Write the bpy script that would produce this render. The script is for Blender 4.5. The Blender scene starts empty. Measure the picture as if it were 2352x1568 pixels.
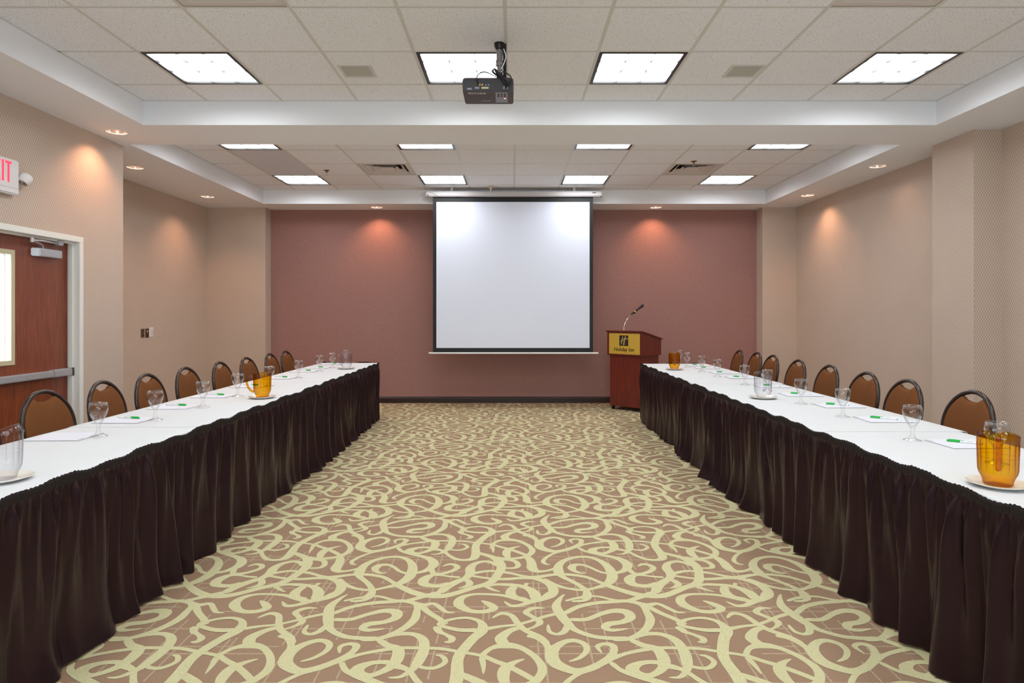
import bpy, bmesh, math, random
from mathutils import Vector, Matrix

# ---------------------------------------------------------------- camera, world, exposure
scene = bpy.context.scene
C = scene.collection
R = math.radians
PI = math.pi

cam_data = bpy.data.cameras.new('camera')
cam = bpy.data.objects.new('camera', cam_data)
C.objects.link(cam)
cam.location = (0.0, 0.0, 1.397)
cam.rotation_euler = (R(90), 0, 0)
cam_data.sensor_width = 36.0
cam_data.lens = 36.0 * 1470.0 / 2352.0
cam_data.shift_x = -1.0 / 2352.0
cam_data.shift_y = -62.0 / 2352.0
cam_data.clip_start = 0.05
scene.camera = cam
scene.cycles.transparent_max_bounces = 24

world = bpy.data.worlds.new('daylight')
scene.world = world
world.use_nodes = True
bg = world.node_tree.nodes['Background']
bg.inputs[0].default_value = (0.80, 0.90, 1.0, 1)
bg.inputs[1].default_value = 3.0

vs = scene.view_settings
vs.view_transform = 'Standard'
vs.look = 'None'
vs.gamma = 1.0
vs.use_curve_mapping = False
vs.exposure = 1.27
TROFFER = 7.0          # emission of the fluorescent ceiling lights
DOWN = 13.0            # watts of a recessed downlight

# ---------------------------------------------------------------- helpers
def lin(r, g, b):
    def f(c):
        c /= 255.0
        return c / 12.92 if c <= 0.04045 else ((c + 0.055) / 1.055) ** 2.4
    return (f(r), f(g), f(b), 1.0)

MATS = {}
def new_mat(name):
    m = bpy.data.materials.new(name)
    m.use_nodes = True
    MATS[name] = m
    nt = m.node_tree
    return m, nt, nt.nodes['Principled BSDF']

def plain(name, col, rough=0.5, metal=0.0, spec=0.5, bump=0.0, bscale=200.0, vary=0.0, coat=0.0):
    m, nt, p = new_mat(name)
    p.inputs['Base Color'].default_value = col
    p.inputs['Roughness'].default_value = rough
    p.inputs['Metallic'].default_value = metal
    p.inputs['Specular IOR Level'].default_value = spec
    if coat:
        p.inputs['Coat Weight'].default_value = coat
        p.inputs['Coat Roughness'].default_value = 0.15
    if bump or vary:
        tc = nt.nodes.new('ShaderNodeTexCoord')
        nz = nt.nodes.new('ShaderNodeTexNoise')
        nz.inputs['Scale'].default_value = bscale
        nz.inputs['Detail'].default_value = 4
        nt.links.new(tc.outputs['Object'], nz.inputs['Vector'])
        if bump:
            b = nt.nodes.new('ShaderNodeBump')
            b.inputs['Strength'].default_value = bump
            b.inputs['Distance'].default_value = 0.002
            nt.links.new(nz.outputs['Fac'], b.inputs['Height'])
            nt.links.new(b.outputs['Normal'], p.inputs['Normal'])
        if vary:
            mr = nt.nodes.new('ShaderNodeMapRange')
            mr.inputs['From Min'].default_value = 0.3
            mr.inputs['From Max'].default_value = 0.7
            mr.inputs['To Min'].default_value = 1 - vary
            mr.inputs['To Max'].default_value = 1 + vary
            nt.links.new(nz.outputs['Fac'], mr.inputs['Value'])
            mx = nt.nodes.new('ShaderNodeMix')
            mx.data_type = 'RGBA'
            mx.blend_type = 'MULTIPLY'
            mx.inputs['Factor'].default_value = 1.0
            mx.inputs['A'].default_value = col
            nt.links.new(mr.outputs['Result'], mx.inputs['B'])
            nt.links.new(mx.outputs['Result'], p.inputs['Base Color'])
    return m

def emit(name, col, strength):
    m = bpy.data.materials.new(name)
    m.use_nodes = True
    nt = m.node_tree
    nt.nodes.clear()
    e = nt.nodes.new('ShaderNodeEmission')
    e.inputs[0].default_value = col
    e.inputs[1].default_value = strength
    o = nt.nodes.new('ShaderNodeOutputMaterial')
    nt.links.new(e.outputs[0], o.inputs[0])
    MATS[name] = m
    return m

def thin_glass(name, tint, base=0.05, edge=0.55, dark=None):
    """a thin clear sheet: see-through with a mirror share that grows at grazing angles"""
    m = bpy.data.materials.new(name)
    m.use_nodes = True
    nt = m.node_tree
    nt.nodes.clear()
    o = nt.nodes.new('ShaderNodeOutputMaterial')
    mix = nt.nodes.new('ShaderNodeMixShader')
    t = nt.nodes.new('ShaderNodeBsdfTransparent')
    t.inputs[0].default_value = tint
    g = nt.nodes.new('ShaderNodeBsdfGlossy')
    g.inputs['Roughness'].default_value = 0.03
    lw = nt.nodes.new('ShaderNodeLayerWeight')
    lw.inputs['Blend'].default_value = 0.5
    pw = nt.nodes.new('ShaderNodeMath')
    pw.operation = 'POWER'
    pw.inputs[1].default_value = 2.6
    mr = nt.nodes.new('ShaderNodeMapRange')
    mr.inputs['To Min'].default_value = base
    mr.inputs['To Max'].default_value = edge
    nt.links.new(lw.outputs['Facing'], pw.inputs[0])
    nt.links.new(pw.outputs[0], mr.inputs['Value'])
    nt.links.new(mr.outputs['Result'], mix.inputs[0])
    if dark:
        # light crossing the wall at a slant passes more material
        pd = nt.nodes.new('ShaderNodeMath')
        pd.operation = 'POWER'
        pd.inputs[1].default_value = 1.7
        nt.links.new(lw.outputs['Facing'], pd.inputs[0])
        mc = nt.nodes.new('ShaderNodeMix')
        mc.data_type = 'RGBA'
        mc.inputs['A'].default_value = tint
        mc.inputs['B'].default_value = dark
        nt.links.new(pd.outputs[0], mc.inputs['Factor'])
        nt.links.new(mc.outputs['Result'], t.inputs[0])
    nt.links.new(t.outputs[0], mix.inputs[1])
    nt.links.new(g.outputs[0], mix.inputs[2])
    nt.links.new(mix.outputs[0], o.inputs[0])
    MATS[name] = m
    return m

class MB:
    """collects shapes into one mesh"""
    def __init__(s):
        s.v, s.f = [], []
    def box(s, x0, x1, y0, y1, z0, z1):
        n = len(s.v)
        s.v += [(x, y, z) for z in (z0, z1) for y in (y0, y1) for x in (x0, x1)]
        s.f += [tuple(n + i for i in q) for q in
                ((0, 2, 3, 1), (4, 5, 7, 6), (0, 1, 5, 4), (2, 6, 7, 3), (0, 4, 6, 2), (1, 3, 7, 5))]
        return s
    def quad(s, a, b, c, d):
        n = len(s.v)
        s.v += [a, b, c, d]
        s.f.append((n, n + 1, n + 2, n + 3))
        return s
    def grid(s, rows, close_u=False):
        n = len(s.v)
        w = len(rows[0])
        for r in rows:
            s.v += r
        for j in range(len(rows) - 1):
            for i in range(w if close_u else w - 1):
                i2 = (i + 1) % w
                s.f.append((n + j * w + i, n + j * w + i2, n + (j + 1) * w + i2, n + (j + 1) * w + i))
        return s
    def prism(s, poly, z0, z1):
        """poly: plan outline, counter-clockwise"""
        n = len(s.v)
        k = len(poly)
        s.v += [(x, y, z0) for x, y in poly] + [(x, y, z1) for x, y in poly]
        s.f.append(tuple(n + i for i in reversed(range(k))))
        s.f.append(tuple(n + k + i for i in range(k)))
        for i in range(k):
            j = (i + 1) % k
            s.f.append((n + i, n + j, n + k + j, n + k + i))
        return s
    def lathe(s, prof, seg=32, cap0=False, cap1=False, at=(0, 0, 0)):
        """prof: (radius, height) from one end to the other"""
        rows = []
        for r, z in prof:
            rows.append([(at[0] + r * math.cos(2 * PI * i / seg), at[1] + r * math.sin(2 * PI * i / seg), at[2] + z) for i in range(seg)])
        n = len(s.v)
        s.grid(rows, True)
        if cap0:
            s.f.append(tuple(n + i for i in reversed(range(seg))))
        if cap1:
            m = n + (len(prof) - 1) * seg
            s.f.append(tuple(m + i for i in range(seg)))
        return s
    def tube(s, pts, rad, seg=10, flat=1.0, caps=True, closed=False, up=(0, 0, 1)):
        """sweep an ellipse along pts; flat scales the second axis"""
        P = [Vector(p) for p in pts]
        k = len(P)
        rads = rad if isinstance(rad, (list, tuple)) else [rad] * k
        rows = []
        prev = None
        for i in range(k):
            if closed:
                t = (P[(i + 1) % k] - P[i - 1]).normalized()
            else:
                t = (P[min(i + 1, k - 1)] - P[max(i - 1, 0)]).normalized()
            if prev is None:
                u = Vector(up)
                if abs(u.dot(t)) > 0.95:
                    u = Vector((1, 0, 0)) if abs(t.x) < 0.9 else Vector((0, 1, 0))
                a = (u - t * u.dot(t)).normalized()
            else:
                a = (prev - t * prev.dot(t)).normalized()
            prev = a
            b = t.cross(a)
            rows.append([tuple(P[i] + a * (rads[i] * math.cos(2 * PI * j / seg)) + b * (rads[i] * flat * math.sin(2 * PI * j / seg))) for j in range(seg)])
        if closed:
            rows.append(rows[0])
        n = len(s.v)
        s.grid(rows, True)
        if caps and not closed:
            s.f.append(tuple(n + i for i in reversed(range(seg))))
            m = n + (len(rows) - 1) * seg
            s.f.append(tuple(m + i for i in range(seg)))
        return s
    def build(s, name, mat, parent=None, smooth=None, bevel=0.0, loc=None, rotz=0.0, recalc=True):
        me = bpy.data.meshes.new(name)
        me.from_pydata(s.v, [], s.f)
        if recalc or bevel:
            bm = bmesh.new()
            bm.from_mesh(me)
            if bevel:
                bmesh.ops.remove_doubles(bm, verts=bm.verts, dist=1e-6)
                bmesh.ops.bevel(bm, geom=list(bm.edges), offset=bevel, segments=2, affect='EDGES', clamp_overlap=True)
            bmesh.ops.recalc_face_normals(bm, faces=bm.faces)
            bm.to_mesh(me)
            bm.free()
        if smooth is not None:
            me.shade_smooth()
            if smooth < 180:
                me.set_sharp_from_angle(angle=R(smooth))
        me.materials.append(MATS[mat] if isinstance(mat, str) else mat)
        me.update()
        o = bpy.data.objects.new(name, me)
        C.objects.link(o)
        if parent is not None:
            o.parent = parent
        if loc is not None:
            o.location = loc
        if rotz:
            o.rotation_euler = (0, 0, rotz)
        return o

def tag(o, label=None, cat=None, group=None, kind=None):
    if label:
        o['label'] = label
    if cat:
        o['category'] = cat
    if group:
        o['group'] = group
    if kind:
        o['kind'] = kind
    return o

def thing(name, label, cat, loc=(0, 0, 0), rotz=0.0, group=None):
    o = bpy.data.objects.new(name, None)
    C.objects.link(o)
    o.empty_display_size = 0.05
    o.location = loc
    o.rotation_euler = (0, 0, rotz)
    return tag(o, label, cat, group)

def copy_tree(o, parent=None):
    c = o.copy()
    C.objects.link(c)
    c.parent = parent
    for ch in list(o.children):
        copy_tree(ch, c)
    return c

def text_mesh(name, body, size, mat, parent, loc, rot, depth=0.0006, shear=0.0, width=1.0, bold=0.0):
    cu = bpy.data.curves.new(name, 'FONT')
    cu.body = body
    cu.size = size
    cu.shear = shear
    cu.align_x = 'CENTER'
    cu.align_y = 'CENTER'
    cu.extrude = depth
    cu.offset = bold
    tmp = bpy.data.objects.new(name, cu)
    C.objects.link(tmp)
    dg = bpy.context.evaluated_depsgraph_get()
    me = bpy.data.meshes.new_from_object(tmp.evaluated_get(dg))
    bpy.data.objects.remove(tmp)
    for v in me.vertices:
        v.co.x *= width
    me.materials.clear()
    me.materials.append(MATS[mat])
    o = bpy.data.objects.new(name, me)
    C.objects.link(o)
    o.parent = parent
    o.location = loc
    o.rotation_euler = rot
    return o

ORD = ['first', 'second', 'third', 'fourth', 'fifth', 'sixth', 'seventh', 'eighth', 'ninth', 'tenth', 'eleventh']

# ---------------------------------------------------------------- materials
plain('paint_white', lin(242, 243, 247), 0.75, spec=0.3)
plain('trim_cream', lin(238, 239, 232), 0.45)
plain('grid_metal', lin(214, 212, 206), 0.5)
plain('vent_white', lin(212, 204, 198), 0.5)
plain('vent_dark', lin(96, 84, 78), 0.7)
plain('return_panel', lin(214, 217, 224), 0.4)
plain('speaker_grille', lin(188, 186, 178), 0.8, bump=0.3, bscale=900)
plain('black_metal', lin(16, 15, 14), 0.35)
plain('louver_white', lin(240, 240, 240), 0.3)
plain('louver_blade', lin(100, 102, 106), 0.4)
plain('chrome', lin(225, 222, 218), 0.12, metal=1.0)
plain('reflector', lin(238, 226, 216), 0.22, metal=1.0)
plain('brass', lin(150, 110, 60), 0.35, metal=1.0)
plain('aluminium', lin(194, 193, 196), 0.4, metal=0.5)
plain('baseboard', lin(52, 32, 28), 0.32)
plain('chair_metal', lin(58, 47, 42), 0.28, metal=0.55, coat=0.3)
plain('suede', lin(118, 74, 42), 0.95, spec=0.12, bump=0.25, bscale=700, vary=0.0)
plain('cloth_white', lin(216, 217, 219), 0.85, spec=0.15, bump=0.12, bscale=500)
plain('paper', lin(226, 226, 235), 0.7, spec=0.2)
plain('paper_edge', lin(190, 185, 190), 0.8)
plain('plate', lin(238, 232, 222), 0.18, coat=0.5)
plain('pen_white', lin(238, 240, 244), 0.3)
plain('pen_green', lin(20, 175, 62), 0.35)
plain('grey_print', lin(150, 152, 160), 0.7)
plain('screen_black', lin(14, 12, 16), 0.55)
plain('screen_white', lin(230, 235, 250), 0.6, spec=0.3)
plain('case_white', lin(212, 208, 208), 0.4)
plain('projector_dark', lin(70, 58, 62), 0.5)
plain('projector_black', lin(24, 20, 22), 0.45)
plain('panel_grey', lin(140, 140, 158), 0.4)
plain('mount_grey', lin(150, 142, 144), 0.4, metal=0.5)
plain('cable_black', lin(14, 13, 14), 0.4)
plain('print_white', lin(225, 220, 225), 0.5)
plain('gold_print', lin(205, 165, 62), 0.42, metal=0.15)
plain('gold_pale', lin(205, 172, 100), 0.4, metal=0.2)
plain('sign_black', lin(40, 28, 8), 0.5)
plain('sign_white', lin(236, 232, 232), 0.5)
plain('lite_frame', lin(206, 194, 160), 0.5)
plain('plate_brown', lin(92, 62, 48), 0.4, metal=0.4)
plain('plate_steel', lin(128, 114, 98), 0.35, metal=0.7)
plain('beige_plastic', lin(206, 192, 150), 0.5)
plain('yellow_tape', lin(226, 190, 20), 0.5)
plain('table_wood', lin(150, 120, 90), 0.6)
plain('asphalt', lin(120, 120, 120), 0.9)
thin_glass('goblet_glass', (0.985, 0.987, 0.985, 1), 0.035, 0.8, (0.86, 0.87, 0.88, 1))
thin_glass('clear_plastic', (0.955, 0.955, 0.965, 1), 0.04, 0.5, (0.62, 0.62, 0.68, 1))
thin_glass('amber_plastic', (0.92, 0.64, 0.02, 1), 0.035, 0.25, (0.5, 0.2, 0.0, 1))
thin_glass('window_glass', (0.95, 0.97, 0.97, 1), 0.05, 0.5)
emit('troffer_lens', (0.935, 0.975, 1.0, 1), TROFFER)
emit('lamp_warm', (1.0, 0.84, 0.7, 1), 9.0)
emit('exit_red', (1.0, 0.05, 0.09, 1), 0.9)
emit('led_red', (1.0, 0.25, 0.15, 1), 1.5)

def satin():
    m, nt, p = new_mat('skirt_satin')
    p.inputs['Base Color'].default_value = lin(29, 15, 20)
    p.inputs['Roughness'].default_value = 0.33
    p.inputs['Specular IOR Level'].default_value = 0.5
    p.inputs['Specular Tint'].default_value = lin(225, 190, 198)
    p.inputs['Sheen Weight'].default_value = 0.05
    p.inputs['Sheen Roughness'].default_value = 0.35
    p.inputs['Sheen Tint'].default_value = lin(150, 120, 125)
    tc = nt.nodes.new('ShaderNodeTexCoord')
    nz = nt.nodes.new('ShaderNodeTexNoise')
    nz.inputs['Scale'].default_value = 9
    b = nt.nodes.new('ShaderNodeBump')
    b.inputs['Strength'].default_value = 0.35
    b.inputs['Distance'].default_value = 0.02
    nt.links.new(tc.outputs['Object'], nz.inputs['Vector'])
    nt.links.new(nz.outputs['Fac'], b.inputs['Height'])
    nt.links.new(b.outputs['Normal'], p.inputs['Normal'])
satin()
plain('skirt_band', lin(32, 23, 21), 0.7, spec=0.3)

def wood(name, c1, c2, rough, scale=(6, 6, 0.5)):
    m, nt, p = new_mat(name)
    tc = nt.nodes.new('ShaderNodeTexCoord')
    mp = nt.nodes.new('ShaderNodeMapping')
    mp.inputs['Scale'].default_value = scale
    nz = nt.nodes.new('ShaderNodeTexNoise')
    nz.inputs['Scale'].default_value = 9
    nz.inputs['Detail'].default_value = 8
    nz.inputs['Roughness'].default_value = 0.65
    cr = nt.nodes.new('ShaderNodeValToRGB')
    cr.color_ramp.elements[0].position = 0.32
    cr.color_ramp.elements[0].color = c1
    cr.color_ramp.elements[1].position = 0.7
    cr.color_ramp.elements[1].color = c2
    nt.links.new(tc.outputs['Object'], mp.inputs[0])
    nt.links.new(mp.outputs[0], nz.inputs['Vector'])
    nt.links.new(nz.outputs['Fac'], cr.inputs[0])
    nt.links.new(cr.outputs[0], p.inputs['Base Color'])
    p.inputs['Roughness'].default_value = rough
    p.inputs['Coat Weight'].default_value = 0.25
    p.inputs['Coat Roughness'].default_value = 0.25
wood('mahogany', lin(84, 21, 14), lin(122, 37, 23), 0.4)
wood('cherry_door', lin(112, 52, 28), lin(152, 76, 43), 0.38)

def ceiling_tile_mat():
    m, nt, p = new_mat('ceiling_tile')
    tc = nt.nodes.new('ShaderNodeTexCoord')
    geo = nt.nodes.new('ShaderNodeNewGeometry')
    nz = nt.nodes.new('ShaderNodeTexNoise')
    nz.inputs['Scale'].default_value = 115
    nz.inputs['Detail'].default_value = 3
    nz.inputs['Roughness'].default_value = 0.6
    cr = nt.nodes.new('ShaderNodeValToRGB')
    cr.color_ramp.elements[0].position = 0.33
    cr.color_ramp.elements[0].color = lin(190, 184, 176)
    cr.color_ramp.elements[1].position = 0.42
    cr.color_ramp.elements[1].color = lin(242, 243, 247)
    nt.links.new(geo.outputs['Position'], nz.inputs['Vector'])
    nt.links.new(nz.outputs['Fac'], cr.inputs[0])
    nt.links.new(cr.outputs[0], p.inputs['Base Color'])
    p.inputs['Roughness'].default_value = 0.95
    p.inputs['Specular IOR Level'].default_value = 0.1
ceiling_tile_mat()

def math_node(nt, op, a, b=None, c=None):
    n = nt.nodes.new('ShaderNodeMath')
    n.operation = op
    for i, x in enumerate((a, b, c)):
        if x is None:
            continue
        if isinstance(x, (int, float)):
            n.inputs[i].default_value = x
        else:
            nt.links.new(x, n.inputs[i])
    return n.outputs[0]

def wallpaper():
    """a net of upright ogee cells, 23 mm wide and 46 mm tall"""
    m, nt, p = new_mat('wallpaper')
    geo = nt.nodes.new('ShaderNodeNewGeometry')
    sp = nt.nodes.new('ShaderNodeSeparateXYZ')
    sn = nt.nodes.new('ShaderNodeSeparateXYZ')
    nt.links.new(geo.outputs['Position'], sp.inputs[0])
    nt.links.new(geo.outputs['True Normal'], sn.inputs[0])
    side = math_node(nt, 'GREATER_THAN', math_node(nt, 'ABSOLUTE', sn.outputs['X']), 0.5)
    u = math_node(nt, 'ADD', math_node(nt, 'MULTIPLY', sp.outputs['Y'], side),
                  math_node(nt, 'MULTIPLY', sp.outputs['X'], math_node(nt, 'SUBTRACT', 1.0, side)))
    cu = math_node(nt, 'COSINE', math_node(nt, 'MULTIPLY', u, 2 * PI / 0.0234))
    cv = math_node(nt, 'COSINE', math_node(nt, 'MULTIPLY', sp.outputs['Z'], 2 * PI / 0.046))
    g = math_node(nt, 'ABSOLUTE', math_node(nt, 'MULTIPLY', cu, cv))
    g2 = math_node(nt, 'ABSOLUTE', math_node(nt, 'ADD', cu, cv))
    cr = nt.nodes.new('ShaderNodeValToRGB')
    cr.color_ramp.interpolation = 'EASE'
    cr.color_ramp.elements[0].position = 0.06
    cr.color_ramp.elements[0].color = lin(180, 151, 131)
    cr.color_ramp.elements[1].position = 0.62
    cr.color_ramp.elements[1].color = lin(212, 195, 180)
    nt.links.new(g2, cr.inputs[0])
    nz = nt.nodes.new('ShaderNodeTexNoise')
    nz.inputs['Scale'].default_value = 2.5
    nz.inputs['Detail'].default_value = 3
    nt.links.new(geo.outputs['Position'], nz.inputs['Vector'])
    mr = nt.nodes.new('ShaderNodeMapRange')
    mr.inputs['To Min'].default_value = 0.95
    mr.inputs['To Max'].default_value = 1.05
    nt.links.new(nz.outputs['Fac'], mr.inputs['Value'])
    mx = nt.nodes.new('ShaderNodeMix')
    mx.data_type = 'RGBA'
    mx.blend_type = 'MULTIPLY'
    mx.inputs['Factor'].default_value = 1.0
    nt.links.new(cr.outputs[0], mx.inputs['A'])
    nt.links.new(mr.outputs['Result'], mx.inputs['B'])
    nt.links.new(mx.outputs['Result'], p.inputs['Base Color'])
    p.inputs['Roughness'].default_value = 0.55
    p.inputs['Specular IOR Level'].default_value = 0.35
    b = nt.nodes.new('ShaderNodeBump')
    b.inputs['Strength'].default_value = 0.15
    b.inputs['Distance'].default_value = 0.002
    nt.links.new(g2, b.inputs['Height'])
    nt.links.new(b.outputs['Normal'], p.inputs['Normal'])
wallpaper()

def plum_wall():
    m, nt, p = new_mat('plum_wallcovering')
    geo = nt.nodes.new('ShaderNodeNewGeometry')
    nz = nt.nodes.new('ShaderNodeTexNoise')
    nz.inputs['Scale'].default_value = 160
    nz.inputs['Detail'].default_value = 2
    mp = nt.nodes.new('ShaderNodeMapping')
    mp.inputs['Scale'].default_value = (1, 1, 0.35)
    cr = nt.nodes.new('ShaderNodeValToRGB')
    cr.color_ramp.elements[0].position = 0.3
    cr.color_ramp.elements[0].color = lin(152, 110, 102)
    cr.color_ramp.elements[1].position = 0.7
    cr.color_ramp.elements[1].color = lin(172, 130, 122)
    nt.links.new(geo.outputs['Position'], mp.inputs[0])
    nt.links.new(mp.outputs[0], nz.inputs['Vector'])
    nt.links.new(nz.outputs['Fac'], cr.inputs[0])
    nt.links.new(cr.outputs[0], p.inputs['Base Color'])
    p.inputs['Roughness'].default_value = 0.7
    p.inputs['Specular IOR Level'].default_value = 0.25
plum_wall()

def carpet(name, col, dots):
    """pile; the ground colour also carries stippled pale lines of a loose check"""
    m, nt, p = new_mat(name)
    geo = nt.nodes.new('ShaderNodeNewGeometry')
    nz = nt.nodes.new('ShaderNodeTexNoise')
    nz.inputs['Scale'].default_value = 260
    nz.inputs['Detail'].default_value = 2
    nt.links.new(geo.outputs['Position'], nz.inputs['Vector'])
    mr = nt.nodes.new('ShaderNodeMapRange')
    mr.inputs['From Min'].default_value = 0.25
    mr.inputs['From Max'].default_value = 0.75
    mr.inputs['To Min'].default_value = 0.80
    mr.inputs['To Max'].default_value = 1.2
    nt.links.new(nz.outputs['Fac'], mr.inputs['Value'])
    mx = nt.nodes.new('ShaderNodeMix')
    mx.data_type = 'RGBA'
    mx.blend_type = 'MULTIPLY'
    mx.inputs['Factor'].default_value = 1.0
    nt.links.new(mr.outputs['Result'], mx.inputs['B'])
    if dots:
        sp = nt.nodes.new('ShaderNodeSeparateXYZ')
        nt.links.new(geo.outputs['Position'], sp.inputs[0])
        def line(axis, pitch, width):
            f = math_node(nt, 'FRACT', math_node(nt, 'DIVIDE', sp.outputs[axis], pitch))
            d = math_node(nt, 'ABSOLUTE', math_node(nt, 'SUBTRACT', f, 0.5))
            return math_node(nt, 'LESS_THAN', d, width / pitch)
        wob = math_node(nt, 'MAXIMUM', line('Y', 0.211, 0.0045), line('Y', 0.317, 0.004))
        wob2 = line('X', 0.2162, 0.004)
        wob3 = line('X', 0.27, 0.004)
        L = math_node(nt, 'MAXIMUM', wob, math_node(nt, 'MAXIMUM', wob2, wob3))
        n2 = nt.nodes.new('ShaderNodeTexNoise')
        n2.inputs['Scale'].default_value = 3.1
        nt.links.new(geo.outputs['Position'], n2.inputs['Vector'])
        patch = math_node(nt, 'GREATER_THAN', n2.outputs['Fac'], 0.47)
        stip = math_node(nt, 'GREATER_THAN', nz.outputs['Fac'], 0.44)
        fac = math_node(nt, 'MULTIPLY', math_node(nt, 'MULTIPLY', L, patch), math_node(nt, 'MULTIPLY', stip, 0.6))
        m2 = nt.nodes.new('ShaderNodeMix')
        m2.data_type = 'RGBA'
        m2.inputs['A'].default_value = col
        m2.inputs['B'].default_value = dots
        nt.links.new(fac, m2.inputs['Factor'])
        nt.links.new(m2.outputs['Result'], mx.inputs['A'])
    else:
        mx.inputs['A'].default_value = col
    nt.links.new(mx.outputs['Result'], p.inputs['Base Color'])
    p.inputs['Roughness'].default_value = 0.98
    p.inputs['Specular IOR Level'].default_value = 0.08
    b = nt.nodes.new('ShaderNodeBump')
    b.inputs['Strength'].default_value = 0.4
    b.inputs['Distance'].default_value = 0.003
    nt.links.new(nz.outputs['Fac'], b.inputs['Height'])
    nt.links.new(b.outputs['Normal'], p.inputs['Normal'])
carpet('carpet_ground', lin(152, 124, 101), lin(192, 177, 146))
carpet('carpet_scroll', lin(198, 191, 149), None)

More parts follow.
